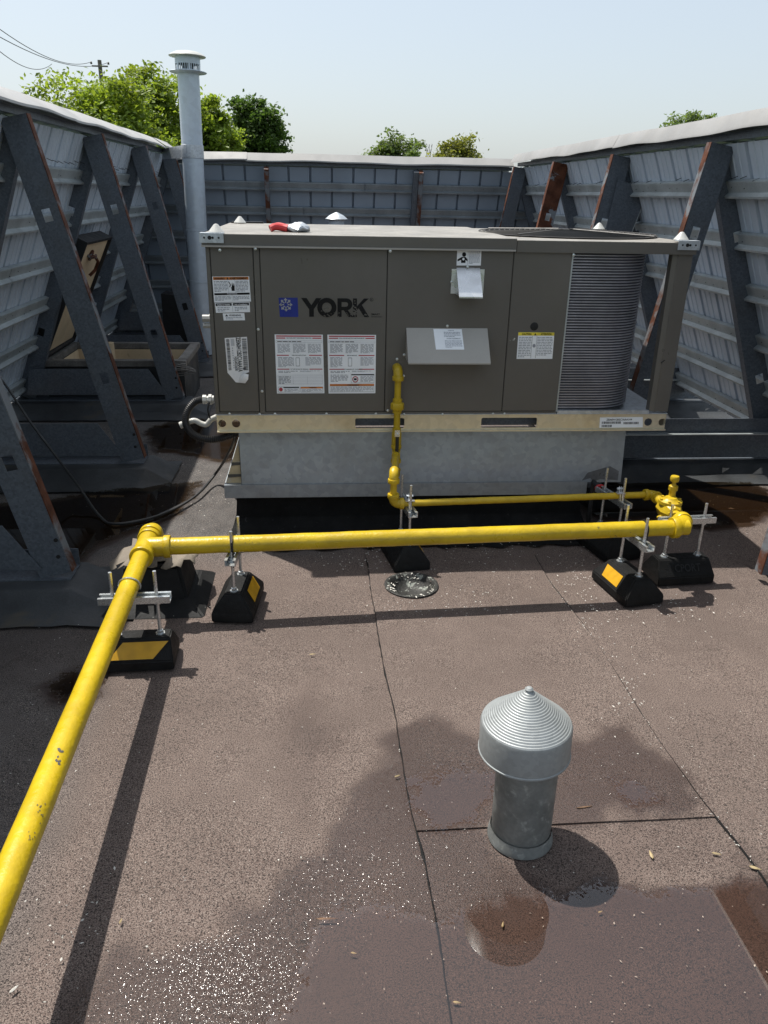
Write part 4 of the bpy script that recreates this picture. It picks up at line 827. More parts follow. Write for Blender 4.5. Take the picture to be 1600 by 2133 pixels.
m = MB(); m.box((rx-.03, UF-.002, el.z-.20), (rx+.03, UF-.0004, el.z+.025)); m.build('gas_entry_plate', 'taupe_paint', p_gas)
# chips in the yellow paint
m = MB(); rr = random.Random(12)
def chipat(px, py, n, spread, sz, r=PR, axis=0):
    for _ in range(n):
        x, y = px+rr.gauss(0, spread[0]), py+rr.gauss(0, spread[1]); d = ray(x, y).normalized()
        a0, a1 = (tee, tee+fwd*3) if axis == 0 else (tee, rt); ax = (a1-a0).normalized()
        u = d-ax*d.dot(ax); w = (CAM-a0)-ax*(CAM-a0).dot(ax); A_ = u.dot(u); B_ = 2*u.dot(w); C_ = w.dot(w)-(r+.0007)**2; D_ = B_*B_-4*A_*C_
        if D_ <= 0: continue
        p = CAM+d*((-B_-math.sqrt(D_))/(2*A_)); c = a0+ax*(p-a0).dot(ax); nn = (p-c).normalized(); tt = ax; bb = nn.cross(tt); k = rr.randint(4, 6); a_ = rr.uniform(0, 6)
        m.add([p+(tt*math.cos(a_+2*math.pi*i/k)*rr.uniform(.5, 1.3)+bb*math.sin(a_+2*math.pi*i/k)*rr.uniform(.3, .8))*sz for i in range(k)], [tuple(range(k))])
chipat(125, 1560, 3, (2, 3), .006); chipat(122, 1580, 7, (3, 7), .0045); chipat(85, 1690, 10, (5, 12), .0025); chipat(65, 1740, 8, (5, 12), .002); chipat(515, 1128, 10, (9, 10), .002, axis=1); chipat(1245, 1100, 3, (3, 2), .003, axis=1); chipat(1330, 1115, 4, (20, 3), .003, axis=1); chipat(1285, 1118, 3, (6, 2), .0035, axis=1)
m.build('paint_chips', 'cable_grey', gas, kind='stuff')
# ------------------------------------------------------------------ rubber pipe stands
def stand(label, front_l, front_r, length, along, rod_px, strut_z, tape=None, logo=False, hgt=.100, kind='chain', rodtop=.36, bw=None):
    """block by its near bottom edge (photo pixels on the roof) and its length going back; rods at u along the block"""
    a, b = G(*front_l), G(*front_r); a.z = b.z = 0.003; ex = (b-a).normalized(); W_ = (b-a).length; ey = Vector((-ex.y, ex.x, 0)); 
    t = thing('pipe_stand', (a+ex*W_/2+ey*length/2), label, 'pipe stand', 'black rubber pipe stands')
    P = lambda u, v, z: a+ex*(u*W_)+ey*(v*length)+Vector((0, 0, z))
    if along == 'y': ci, cv = .30, .14
    else: ci, cv = .05, .30
    m = MB(); h0 = hgt*.36
    bot = [P(0, 0, 0), P(1, 0, 0), P(1, 1, 0), P(0, 1, 0)]; mid = [P(0, 0, h0), P(1, 0, h0), P(1, 1, h0), P(0, 1, h0)]; top = [P(ci, cv, hgt), P(1-ci, cv, hgt), P(1-ci, 1-cv, hgt), P(ci, 1-cv, hgt)]
    m.add(bot+mid+top, [(0, 3, 2, 1), (0, 1, 5, 4), (1, 2, 6, 5), (2, 3, 7, 6), (3, 0, 4, 7), (4, 5, 9, 8), (5, 6, 10, 9), (6, 7, 11, 10), (7, 4, 8, 11), (8, 9, 10, 11)]); blk = m.build('rubber_block', 'rubber_block', t, bevel=.004)
    rods = [P(.5, .24, hgt), P(.5, .76, hgt)] if along == 'y' else [P(.2, .5, hgt), P(.8, .5, hgt)]
    for q in rods:
        m = MB(); m.tube([q-up*.01, q+up*(rodtop-hgt)], .0058, 10); m.build('threaded_rod', 'zinc_rod', t)
        m = MB(); m.lathe(q, [(.017, 0), (.017, .003), (.011, .003), (.011, .013), (.006, .014)], 6); m.lathe(Vector((q.x, q.y, strut_z-.012)), [(.006, 0), (.011, .001), (.011, .010), (.006, .011)], 6); m.lathe(Vector((q.x, q.y, strut_z+.003)), [(.016, 0), (.016, .003), (.010, .003), (.010, .011), (.006, .012)], 6); m.build('nuts', 'zinc_rod', t, kind='stuff')
    d = (rods[1]-rods[0]).normalized(); nrm = Vector((-d.y, d.x, 0)); A_, B_ = rods[0]-d*.045, rods[1]+d*.045; m = MB()
    for s_, z0_, z1_, w0, w1 in ((0, 0, .003, -.02, .02), (1, .0031, .024, .017, .02), (-1, .0031, .024, -.02, -.017), (1, .0215, .024, .010, .0169), (-1, .0215, .024, -.0169, -.010)):
        zz = lambda p, z: Vector((p.x, p.y, strut_z+z)); pts = [zz(A_, z0_)+nrm*w0, zz(B_, z0_)+nrm*w0, zz(B_, z0_)+nrm*w1, zz(A_, z0_)+nrm*w1]; m.hexa(pts, [p+up*(z1_-z0_) for p in pts])
    st = m.build('strut_channel', 'zinc_rod', t)
    if tape:
        m = MB(); pts = [P(*q) for q in tape]; nn = (pts[1]-pts[0]).cross(pts[2]-pts[0]).normalized(); nn = nn if nn.z > 0 else -nn; m.hexa([p+nn*.0005 for p in pts], [p+nn*.002 for p in pts]); m.build('reflective_tape', 'tape_yellow', t)
    if logo:
        m = MB(); f0 = P(0, 0, h0); slope = (P(ci, cv, hgt)-P(ci, 0, h0)).normalized(); nn = ex.cross(slope); nn = nn if nn.y < 0 else -nn; o_ = P(.30, 0, h0)+slope*.022+nn*.0035; text(m, 'CPORT', o_, ex, slope, .034, W_*.46, .015); m.build('embossed_lettering', 'black_plastic', blk)
    return t, P, rods, h0
hb_ = .1
def clamp_chain(t, p, d, r, ang=None):
    m = MB(); n = 26; u = Vector((0, 0, 1)); v = d.cross(u).normalized()
    for i in range(n):
        a = math.radians(-35+250*i/(n-1)); c = p+(v*math.cos(a)+u*math.sin(a))*(r+.004); tg = (-v*math.sin(a)+u*math.cos(a)); m.tube([c-tg*.006, c+tg*.006], .0032, 5)
        m.tube([c-d*.004-tg*.003, c-d*.004+tg*.003], .0025, 4)
    for s_ in (-1, 1):
        q = p+v*s_*(r+.003)+u*(-r*.5)
        for i in range(6): m.tube([q-u*(i*.011), q-u*(i*.011+.009)], .003, 5)
    m.build('chain_clamp', 'black_plastic', t)
h0_ = .036
TZ = ZP-PR-.026
tA = stand('black rubber pipe stand with orange tape under the long pipe at left', (212, 1404), (363, 1397), .15, 'x', None, TZ, tape=[(.10, .035, .0435), (.72, .035, .0435), (.93, .255, .0904), (.30, .255, .0904)], hgt=.1, rodtop=.335)
m = MB(); pA = tee+fwd*((tee.y-2.62)/abs(fwd.y)); n = 16
v_ = fwd.cross(up).normalized(); vs = []
pc = tee+fwd*.30; m.tube([pc+(v_*math.cos(math.radians(a))+up*math.sin(math.radians(a)))*(PR+.003)+fwd*.012*math.sin(math.radians(a)) for a in range(-20, 220, 12)], .0032, 6); m.build('pipe_strap', 'zinc_rod', tA[0])
tB = stand('black rubber pipe stand with yellow tape on its right flank, near the pipe tee', (441, 1298), (527, 1300), .27, 'y', None, TZ, tape=[(.965, .30, .046), (.78, .36, .086), (.78, .80, .086), (.965, .74, .046)], rodtop=.345)
tC = stand('black rubber pipe stand behind the round roof drain', (822, 1196), (896, 1189), .27, 'y', None, .245, tape=[(.965, .30, .046), (.78, .36, .086), (.78, .80, .086), (.965, .74, .046)], rodtop=.37)
tD = stand('black rubber pipe stand beneath the thin branch at right, farthest back', (1262, 1175), (1333, 1165), .27, 'y', None, .245, rodtop=.37)
tE = stand('black rubber pipe stand with yellow tape on its left flank', (1302, 1268), (1381, 1258), .27, 'y', None, TZ, tape=[(.035, .32, .046), (.22, .36, .086), (.22, .80, .086), (.035, .74, .046)], rodtop=.35)
tF = stand('wide black rubber pipe stand with embossed lettering on its sloping face', (1370, 1223), (1486, 1216), .15, 'x', None, ZP-.03, logo=True, rodtop=.335)
for t_, px in ((tB, 486), (tE, 1343)):
    q = min([tee+dirx*s for s in np.linspace(.1, 2.0, 400)], key=lambda p: abs((p-CAM).dot(_R)/((p-CAM).dot(_F))*FPX+800-px)); clamp_chain(t_[0], q, dirx, PR)
def strut_clamp(t, p):
    m = MB()
    for s_ in (-1, 1):
        pts = [p+Vector((s_*.003, y, z)) for y, z in ((-.03, -.02), (-.022, .014), (-.006, .024), (.0, .045), (.006, .024), (.022, .014), (.03, -.02))]
        m.slab(pts, (s_*.0025, 0, 0))
    m.tube([p+Vector((-.014, 0, .034)), p+Vector((.014, 0, .034))], .005, 6); m.box((p.x-.019, p.y-.022, p.z+.0155), (p.x+.019, p.y+.0, p.z+.018)); m.build('pipe_clamp', 'bright_sheet', t)
def on_branch(px): return min([sp1.lerp(sp0, s) for s in np.linspace(0, 1, 400)], key=lambda p: abs((p-CAM).dot(_R)/((p-CAM).dot(_F))*FPX+800-px))
strut_clamp(tC[0], on_branch(853)); strut_clamp(tD[0], on_branch(1290))
# ------------------------------------------------------------------ pitch pocket under the tee
pk = e0.copy(); m = MB(); bx = .105; zz = .17
lo = [(pk.x-bx-.02, pk.y-.12, 0), (pk.x+bx+.03, pk.y-.12, 0), (pk.x+bx+.03, pk.y+.13, 0), (pk.x-bx-.02, pk.y+.13, 0)]; hi = [(pk.x-bx, pk.y-.10, zz), (pk.x+bx, pk.y-.10, zz), (pk.x+bx, pk.y+.11, zz), (pk.x-bx, pk.y+.11, zz)]
pkt = thing('pitch_pocket', (pk.x, pk.y, 0), 'black membrane-wrapped box where the yellow pipe enters the roof', 'roof curb')
m.hexa(lo, hi); m.build('box', 'bitumen', pkt, bevel=.012)
m = MB(); m.hexa([(pk.x-bx-.09, pk.y-.20, -.008), (pk.x+bx+.10, pk.y-.20, -.008), (pk.x+bx+.10, pk.y+.2, -.008), (pk.x-bx-.09, pk.y+.2, -.008)], [(pk.x-bx-.03, pk.y-.13, .035), (pk.x+bx+.04, pk.y-.13, .035), (pk.x+bx+.04, pk.y+.14, .035), (pk.x-bx-.03, pk.y+.14, .035)]); m.build('skirt', 'bitumen', pkt, bevel=.008)
m = MB(); rr = random.Random(2); N = 14; vs = []
for i in range(N+1):
    for j in range(5):
        x = pk.x-bx-.055+(2*bx+.11)*i/N; y = pk.y-.12+.24*j/4; dx = abs(x-pk.x)-bx; vs.append((x+rr.uniform(-.010, .010), y+rr.uniform(-.018, .018), zz+.009-max(0, dx)*.35+rr.uniform(-.004, .008)))
m.add(vs, [(i*5+j, i*5+j+1, (i+1)*5+j+1, (i+1)*5+j) for i in range(N) for j in range(4) if not (3 < i < 6 and 1 <= j <= 2) and not ((i in (0, N-1) or j in (0, 3)) and rr.random() < .38)])
o = m.build('cardboard_scrap', 'cardboard', None, (pk.x, pk.y, zz), smooth=20); tag(o, 'crumpled tan cardboard scrap on the box behind the pipe tee', 'cardboard')
sd = o.modifiers.new('thick', 'SOLIDIFY'); sd.thickness = .003
# ------------------------------------------------------------------ vent pipe with cone cap in the foreground
VB = Vector((.497, 1.475, 0)); v = thing('roof_vent', VB, 'grey metal vent pipe with ribbed conical cap in the foreground', 'roof vent')
m = MB(); m.lathe(VB, [(.082, .004), (.081, .016), (.0775, .024), (.0765, .036)], 40); m.build('base_collar', 'vent_weathered', v)
m = MB(); m.lathe(VB, [(.0735, 0), (.0735, .05), (.0745, .052), (.0745, .29)], 40); m.build('vent_pipe', 'vent_weathered', v)
cap0 = VB+Vector((-.006, .004, 0)); m = MB(); pr = [(.080, .266), (.1085, .266), (.1105, .268), (.1105, .2715), (.1085, .273), (.1085, .345), (.1065, .351)]
N = 21
for i in range(N):
    f = i/N; r = .1065*(1-f)+.006*f; h = .351+.088*f; pr += [(r, h), (r-.0026, h+.0034)]
pr += [(.010, .442), (.006, .446), (0, .447)]
m.lathe(cap0, [(0, .272)]+pr[:1]+pr[1:], 56, (-.02, .0, 1)); cc = m.build('cone_cap', 'vent_metal', v, smooth=28)
rv = PY(1137, 1549, VB.y-.082); m = MB(); m.lathe(rv, [(0, .003), (.003, .003), (.0065, .001), (.0068, -.006)], 14, (.35, -.75, .5)); m.build('rivet', 'zinc_rod', cc)
m = MB(); m.lathe(rv+Vector((.35, -.75, .5)).normalized()*.0032, [(0, .0002), (.0022, .0002)], 10, (.35, -.75, .5)); m.build('rivet_hole', 'dark_core', cc)
# ------------------------------------------------------------------ roof drain
dr = thing('roof_drain', (DRAIN.x, DRAIN.y, 0), 'round dirty drain bowl sunk into the roof in front of the unit', 'drain')
m = MB(); m.lathe(DRAIN, [(.112, .0105), (.104, .013), (.096, .010), (.088, -.006), (.066, -.028), (.045, -.037), (.0, -.039)], 40); m.build('bowl', 'drain_dirt', dr, smooth=60)
m = MB()
for i in range(70):
    a = random.uniform(0, 6.28); r = random.gauss(.090, .010); h = .012 if r > .095 else max(-.03, -.006-(.088-r)*1.1)+.004; q = DRAIN+Vector((r*math.cos(a), r*math.sin(a), h)); s_ = random.uniform(.002, .006); l = Vector((math.cos(a*3), math.sin(a*3), 0)); w2 = Vector((-l.y, l.x, .2)); m.add([q-l*s_*2, q+w2*s_*.5, q+l*s_*2, q-w2*s_*.4+Vector((0, 0, .002))], [(0, 1, 2, 3)])
m.build('leaf_debris', ['white_chip'], dr, kind='stuff')
# ------------------------------------------------------------------ flue stack, small vent
fb = PY(420, 660, 7.8); ft = PY(392, 152, 7.8); ax = (ft-fb).normalized(); f0 = fb+ax*((0-fb.z)/ax.z); hgt = (ft.z)/ax.z; FR = .093
fl = thing('flue_stack', f0, 'tall light grey metal flue with slotted cap rising at the left corner', 'flue')
def sec(z0, z1, r=FR): m = MB(); m.lathe(f0, [(r, z0), (r, z1)], 36, ax); return m
for z0, z1 in ((0, .70), (.702, 1.16), (1.162, 1.80), (1.802, hgt)): sec(z0, z1).build('pipe_section', 'stack_metal', fl, smooth=60)
m = MB()
for z in (.70, 1.16, 1.80): m.lathe(f0, [(FR, z-.022), (FR+.003, z-.02), (FR+.003, z-.002), (FR, z)], 36, ax)
m.build('joint_band', 'stack_metal', fl)
m = MB(); cpt = f0+ax*hgt; m.lathe(cpt, [(FR*.95, -.01), (FR*1.65, 0), (FR*1.72, .006), (FR*1.65, .010), (FR*.9, .014)], 36, ax); m.build('cap_flange', 'stack_metal', fl)
m = MB(); m.lathe(cpt, [(FR*1.15, .065), (FR*1.15, .125), (FR*1.0, .128)], 36, ax); m.lathe(cpt, [(FR*1.15, .012), (FR*1.15, .020)], 36, ax); u = ax.orthogonal().normalized(); w = ax.cross(u)
for i in range(36):
    a = 2*math.pi*i/36; c = cpt+(u*math.cos(a)+w*math.sin(a))*FR*1.15; wd = .0030 if i % 6 else .009; tg = (-u*math.sin(a)+w*math.cos(a)); m.add([c-tg*wd+ax*.02, c+tg*wd+ax*.02, c+tg*wd+ax*.065, c-tg*wd+ax*.065], [(0, 1, 2, 3)])
m.build('cap_cage', 'stack_metal', fl)
m = MB(); m.lathe(cpt, [(FR*.45, .012), (FR*.8, .125)], 24, ax); m.build('cap_baffle', 'dark_core', fl)
m = MB(); m.lathe(cpt, [(FR*1.0, .124), (FR*1.66, .122), (FR*1.70, .127), (FR*1.5, .142), (FR*1.1, .158), (FR*.6, .166), (0, .169)], 36, ax); m.build('cap_lid', 'white_plastic', fl, smooth=60)
zs = PY(400, 316, 7.8).z; sc_ = f0+ax*(zs/ax.z); m = MB(); m.lathe(sc_, [(FR+.002, -.055), (FR+.006, -.053), (FR+.006, .053), (FR+.002, .055)], 36, ax); m.build('strap_band', 'galvanized', fl)
m = MB(); wp = Vector((-1.42, 8.2, zs-.01)); q = sc_+Vector((-.04, -.095, 0)); m.hexa([q-up*.052, q+up*.052, wp+up*.045, wp-up*.045], [x+Vector((.003, .006, 0)) for x in (q-up*.052, q+up*.052, wp+up*.045, wp-up*.045)]); m.build('wall_strap', 'galvanized', fl)
sv = PY(701, 462, 6.0); svb = Vector((sv.x, 6.0, 0)); s_t = thing('small_roof_vent', svb, 'small grey capped vent peeking over the top of the unit', 'roof vent')
zc_ = PY(701, 452, 6.0).z; m = MB(); m.lathe(svb, [(.05, 0), (.05, zc_-.07)], 24); m.build('vent_pipe', 'stack_metal', s_t); m = MB(); m.lathe(svb, [(.056, zc_-.05), (.056, zc_-.02)], 24)
for i in range(14): a = 2*math.pi*i/14; c = svb+Vector((.056*math.cos(a), .056*math.sin(a), 0)); m.box((c.x-.006, c.y-.006, zc_-.085), (c.x+.006, c.y+.006, zc_-.05))
m.build('cap_cage', 'stack_metal', s_t); m = MB(); m.lathe(svb, [(.04, zc_-.02), (.078, zc_-.018), (.080, zc_-.012), (.05, zc_+.012), (.012, zc_+.03), (0, zc_+.034)], 24); m.build('cap_lid', 'galvanized', s_t)
# ------------------------------------------------------------------ roof hatch with open lid
hz = .31; hx0_, hx1_, hy0, hy1 = -1.93, -.955, 5.70, 6.42
ht = thing('roof_hatch', ((hx0_+hx1_)/2, (hy0+hy1)/2, 0), 'open roof hatch with cream inside behind the left frames', 'roof hatch')
m = MB(); w_ = .05
for a, b in (((hx0_, hy0, 0), (hx1_, hy0+w_, hz)), ((hx0_, hy1-w_, 0), (hx1_, hy1, hz)), ((hx1_-w_, hy0+w_, 0), (hx1_, hy1-w_, hz)), ((hx0_, hy0+w_, 0), (hx0_+w_, hy1-w_, hz))): m.box(a, b)
m.build('curb_box', 'sleeper_membrane', ht, bevel=.004)
m = MB(); i_ = .004
m.add([(hx0_+w_, hy1-w_-i_, -.06), (hx1_-w_, hy1-w_-i_, -.06), (hx1_-w_, hy1-w_-i_, hz), (hx0_+w_, hy1-w_-i_, hz)], [(0, 1, 2, 3)]); m.add([(hx0_+w_+i_, hy0+w_, -.06), (hx0_+w_+i_, hy1-w_, -.06), (hx0_+w_+i_, hy1-w_, hz), (hx0_+w_+i_, hy0+w_, hz)], [(0, 1, 2, 3)]); m.add([(hx1_-w_-i_, hy0+w_, -.06), (hx1_-w_-i_, hy1-w_, -.06), (hx1_-w_-i_, hy1-w_, hz), (hx1_-w_-i_, hy0+w_, hz)], [(0, 1, 2, 3)]); m.build('inner_lining', 'cream_paint', ht)
m = MB(); e = .02
for a, b in (((hx0_-e, hy0-e, hz+.001), (hx1_+e, hy0+w_, hz+.045)), ((hx0_-e, hy1-w_, hz+.001), (hx1_+e, hy1+e, hz+.045)), ((hx1_-w_, hy0+w_+.001, hz+.001), (hx1_+e, hy1-w_-.001, hz+.045)), ((hx0_-e, hy0+w_+.001, hz+.001), (hx0_+w_, hy1-w_-.001, hz+.045))): m.box(a, b)
m.build('rim', 'hatch_rim', ht, bevel=.004)
m = MB(); m.box((hx0_+.06, hy0+.06, -.07), (hx1_-.06, hy1-.06, -.06)); m.build('shaft', 'hatch_black', ht)
# lid: cream inside facing right, black edge skirt
lb, lt_ = Vector((hx0_+.02, hy0, hz+.055)), Vector((-1.53, hy0, 1.15)); dl_ = (lt_-lb); dn_ = dl_.normalized(); nn = Vector((dn_.z, 0, -dn_.x)); Yv = Vector((0, hy1-hy0, 0))
m = MB(); o_ = -nn*.10
m.hexa([lb+o_, lb+Yv+o_, lt_+Yv+o_, lt_+o_], [x+nn*.01 for x in (lb+o_, lb+Yv+o_, lt_+Yv+o_, lt_+o_)])
def skirt(a, b, inn): m.hexa([a+o_+nn*.0102, b+o_+nn*.0102, b+inn+o_+nn*.0102, a+inn+o_+nn*.0102], [x for x in (a, b, b+inn, a+inn)])
ye = Vector((0, .018, 0)); skirt(lb, lt_, ye); skirt(lb+Yv, lt_+Yv, -ye); skirt(lt_+ye, lt_+Yv-ye, -dn_*.018); skirt(lb+ye, lb+Yv-ye, dn_*.018)
ld = m.build('lid', 'hatch_black', ht, smooth=10)
m = MB(); c_ = -nn*.022; q = [lb+ye*1.3+dn_*.025+c_, lb+Yv-ye*1.3+dn_*.025+c_, lt_+Yv-ye*1.3-dn_*.025+c_, lt_+ye*1.3-dn_*.025+c_]; m.hexa([x-nn*.06 for x in q], q); m.build('lid_lining', 'cream_paint', ld)
hc = lb+dl_*.86+Yv*.42+nn*-.02; m = MB(); m.tube([hc, hc+nn*.04, hc+nn*.055-dn_*.03+Vector((0, .05, 0)), hc+nn*.05-dn_*.10+Vector((0, .07, 0)), hc+nn*.03-dn_*.15+Vector((0, .06, 0))], .011, 8); m.tube([hc+Vector((0, -.07, 0)), hc+nn*.03+Vector((0, -.05, 0)), hc+nn*.035, hc+Vector((0, .08, 0))+nn*.02], .010, 8); m.lathe(hc, [(.04, 0), (.04, .012), (0, .013)], 12, nn); m.build('latch_handle', 'rust_heavy', ld)
m = MB(); m.tube([Vector((-1.52, hy0+.08, hz-.05)), Vector((-1.70, hy0+.08, .74))], .013, 8); m.build('stay_arm', 'cable_grey', ht)
m = MB(); m.tube([(-1.62, hy1-.10, -.05), (-1.62, hy1-.10, hz+.06)], .035, 14); m.build('ladder_post', 'cream_paint', ht)
m = MB(); q = Vector((-.99, hy0-.03, hz+.01))
for k in range(3): m.tube([q+Vector((-.02+.06*math.sin(a*2+k)-.09*math.cos(a), -.02-.008*k, .0+.03*math.sin(a)-.02*k)) for a in np.linspace(0, 6.2, 18)], .0035, 6)
m.box((-.97, hy0-.045, hz-.03), (-.93, hy0-.021, hz+.03)); m.build('tie_cord', 'hatch_rim', ht)
# dark metal box and bits in the back left corner
m = MB(); P = [PY(x, y, 8.0) for x, y in ((335, 612), (425, 622), (425, 655), (335, 652))]; m.slab(P, (0, .25, 0)); bxo = m.build('corner_box', 'hatch_black', None, (P[2].x, 8.0, P[2].z-.0)); 
z0 = P[2].z; m = MB(); m.box((P[0].x, 8.02, 0), (P[1].x, 8.23, z0-.002)); m.build('stand_legs', 'frame_steel', bxo) if False else None
bpy.data.objects.remove(bxo); m = MB(); m.slab([P[0], P[1], Vector((P[1].x, 8.0, .1)), Vector((P[0].x, 8.0, .1))], (0, .25, 0)); tag(m.build('metal_box', 'hatch_black', None, (P[0].x, 8.0, .1)), 'dark metal box on the roof in the far left corner', 'metal box')
# ------------------------------------------------------------------ conduit, drain pipe and cables at the unit's left end
cx = UX0; cz = FP(437, 833, 3.5).z
cond = thing('flexible_conduit', (cx-.05, 3.5, .5), 'black flexible conduit looping from a white fitting on the unit', 'conduit')
path_px = [(424, 832, 3.5), (405, 838, 3.5), (390, 858, 3.49), (387, 882, 3.48), (400, 903, 3.47), (425, 914, 3.46), (455, 914, 3.46), (482, 906, 3.46), (500, 898, 3.47)]
ctrl = [PY(x, y, Y) for x, y, Y in path_px]
def spline(c, n=8):
    o = []; c = [c[0]]+c+[c[-1]]
    for i in range(1, len(c)-2):
        for k in range(n):
            t = k/n; o.append(.5*((2*c[i])+(c[i+1]-c[i-1])*t+(2*c[i-1]-5*c[i]+4*c[i+1]-c[i+2])*t*t+(3*c[i]-c[i-1]-3*c[i+1]+c[i+2])*t**3))
    return o+[c[-2]]
sp = spline(ctrl, 14); m = MB(); m.tube(sp, [.0155+(.0018 if i % 2 else 0) for i in range(len(sp))], 14); m.build('ribbed_hose', 'black_plastic', cond, smooth=20)
m = MB(); a = ctrl[0]; m.lathe(a+Vector((-.005, 0, 0)), [(.012, 0), (.021, .002), (.021, .018), (.016, .020), (.016, .028), (.024, .029), (.024, .042), (.018, .044), (.018, .052)], 8, (1, .0, .0)); m.build('fitting', 'white_plastic', cond)
m = MB(); m.lathe(PY(422, 663, 3.6), [(.016, 0), (.016, .03), (.020, .031), (.020, .05)], 8, (1, 0, 0)); m.lathe(PY(424, 678, 3.6), [(.012, 0), (.012, .05)], 8, (1, 0, 0)); m.build('wire_fitting', 'white_plastic', unit)
m = MB(); m.tube(spline([PY(436, 838, 3.47), PY(433, 855, 3.46), PY(438, 872, 3.46)], 6), .004, 6); m.build('ground_wire', 'black_plastic', unit)
pv = [PY(x, y, 3.52) for x, y in ((452, 868), (440, 874), (430, 884), (418, 882), (404, 876), (384, 883))]; m = MB(); m.tube(spline(pv, 6), .0125, 14); m.tube([pv[-1], pv[-1]+(pv[-1]-pv[-2]).normalized()*.02], .016, 12)
tag(m.build('condensate_pipe', 'white_plastic', None, pv[-1]), 'bent white plastic drain pipe beside the conduit loop', 'drain pipe')
cab = [PY(492, 905, 3.6), Vector(PY(478, 940, 3.75)), G(450, 985, .06), G(405, 1035, .02), G(330, 1074, .018), G(240, 1091, .018), G(205, 1072, .02), G(165, 1015, .09), PY(120, 955, 4.0), PY(60, 875, 4.1), PY(10, 800, 4.15), PY(-60, 720, 4.3)]
m = MB(); m.tube(spline(cab, 10), .0065, 8); m.tube([p+Vector((.004, .011, .0)) for p in spline(cab[:5], 10)], .0055, 8); tag(m.build('power_cable', 'cable_black', None, G(240, 1091)), 'thin black cable lying across the dark left puddle', 'cable')
# red tool on the lid
tp = thing('hand_tool', FP(590, 480, UF+.12), 'red-handled gripping tool and grey glove left on the unit lid', 'tool')
o_ = G(578, 476, UZ1+.022); m = MB()
m.tube(spline([o_+Vector((-.03, -.02, 0)), o_+Vector((-.01, -.012, .008)), o_+Vector((.02, -.005, .004)), o_+Vector((.045, -.01, 0))], 6), .015, 10); m.tube(spline([o_+Vector((-.025, .035, 0)), o_+Vector((.0, .04, .01)), o_+Vector((.03, .02, .006)), o_+Vector((.055, .0, 0))], 6), .014, 10); m.build('handle', 'red_rubber', tp)
g0 = o_+Vector((.085, .0, .002)); m = MB(); N = 12; vs = []; rr = random.Random(6)
for i in range(7):
    for j in range(N): a = 2*math.pi*j/N; R1 = .05*math.sin(math.pi*(i+.6)/7.2)+.004; vs.append(g0+Vector((-.045+.1*i/6+rr.uniform(-.006, .006), R1*math.cos(a)+rr.uniform(-.006, .006), max(-.016, R1*.45*math.sin(a)+rr.uniform(-.005, .006)))))
m.add(vs, [(i*N+j, i*N+(j+1) % N, (i+1)*N+(j+1) % N, (i+1)*N+j) for i in range(6) for j in range(N)]+[tuple(range(N)), tuple(range(6*N, 7*N))]); m.build('grey_glove', 'galvanized', tp, smooth=40)
# red valve wheel behind the branch
q = PY(1250, 1017, 3.30); vw = thing('valve', (q.x, q.y+.09, 0), 'small valve with red wheel at the right foot of the curb', 'valve')
m = MB(); m.tube([q+Vector((.02*math.cos(a), 0, .014*math.sin(a))) for a in np.linspace(0, 6.283, 17)], .006, 8); m.box((q.x-.004, q.y-.003, q.z-.014), (q.x+.004, q.y+.003, q.z+.014)); m.build('wheel', 'red_rubber', vw)
m = MB(); m.tube([q+Vector((0, .004, 0)), q+Vector((0, .09, 0)), q+Vector((0, .095, -.05)), Vector((q.x, q.y+.09, -.02))], .011, 8); m.build('stem', 'black_plastic', vw)
# ------------------------------------------------------------------ rain beads standing on the wet granules
m_, t_n, p_, pos_ = base('rain_beads'); t_n.nodes.remove(p_)
fr = nd(t_n, 'ShaderNodeFresnel'); fr.inputs[0].default_value = 1.4; gl = nd(t_n, 'ShaderNodeBsdfGlossy'); gl.inputs['Roughness'].default_value = .13; tr = nd(t_n, 'ShaderNodeBsdfTransparent'); tr.inputs[0].default_value = (.93, .91, .9, 1)
mx = nd(t_n, 'ShaderNodeMixShader'); t_n.links.new(fr.outputs[0], mx.inputs[0]); t_n.links.new(tr.outputs[0], mx.inputs[1]); t_n.links.new(gl.outputs[0], mx.inputs[2]); t_n.links.new(mx.outputs[0], t_n.nodes['Material Output'].inputs[0])
m = MB(); rr = random.Random(31); cnt = 0; wp_ = [gp(w_[0]) for w_ in WETS[:1]][0]; pp_ = gp(PUDDLES[0][0])
cand = [(rr.gauss(470, 120), rr.gauss(2040, 80)) for _ in range(3200)]+[(rr.gauss(760, 130), rr.gauss(1840, 60)) for _ in range(1100)]+[(rr.gauss(930, 90), rr.gauss(1600, 60)) for _ in range(700)]+[(rr.gauss(1300, 90), rr.gauss(1620, 45)) for _ in range(500)]
cp = np.array([tuple(G(x, y)[:2]) for x, y in cand]); inw = inpoly_sd(cp[:, 0], cp[:, 1], wp_) > .03; outp = inpoly_sd(cp[:, 0], cp[:, 1], pp_) < .03
for (x, y), ok in zip(cp, inw & outp):
    if not ok: continue
    r_ = .0012+.0032*rr.random()**2; e_ = rr.uniform(.6, 1.0); a_ = rr.uniform(0, 3.1); ca, sa = math.cos(a_), math.sin(a_); vs = []; hgt_ = r_*rr.uniform(.10, .24)
    for f_, hh in ((1, 0), (.66, .58), (.3, .91)):
        for k in range(8): b_ = 2*math.pi*k/8; u_, v_2 = f_*r_*math.cos(b_), f_*r_*e_*math.sin(b_); vs.append((x+u_*ca-v_2*sa, y+u_*sa+v_2*ca, .0035+hgt_*hh))
    vs.append((x, y, .0035+hgt_)); m.add(vs, [(i*8+k, i*8+(k+1) % 8, (i+1)*8+(k+1) % 8, (i+1)*8+k) for i in range(2) for k in range(8)]+[(16+k, 16+(k+1) % 8, 24) for k in range(8)])
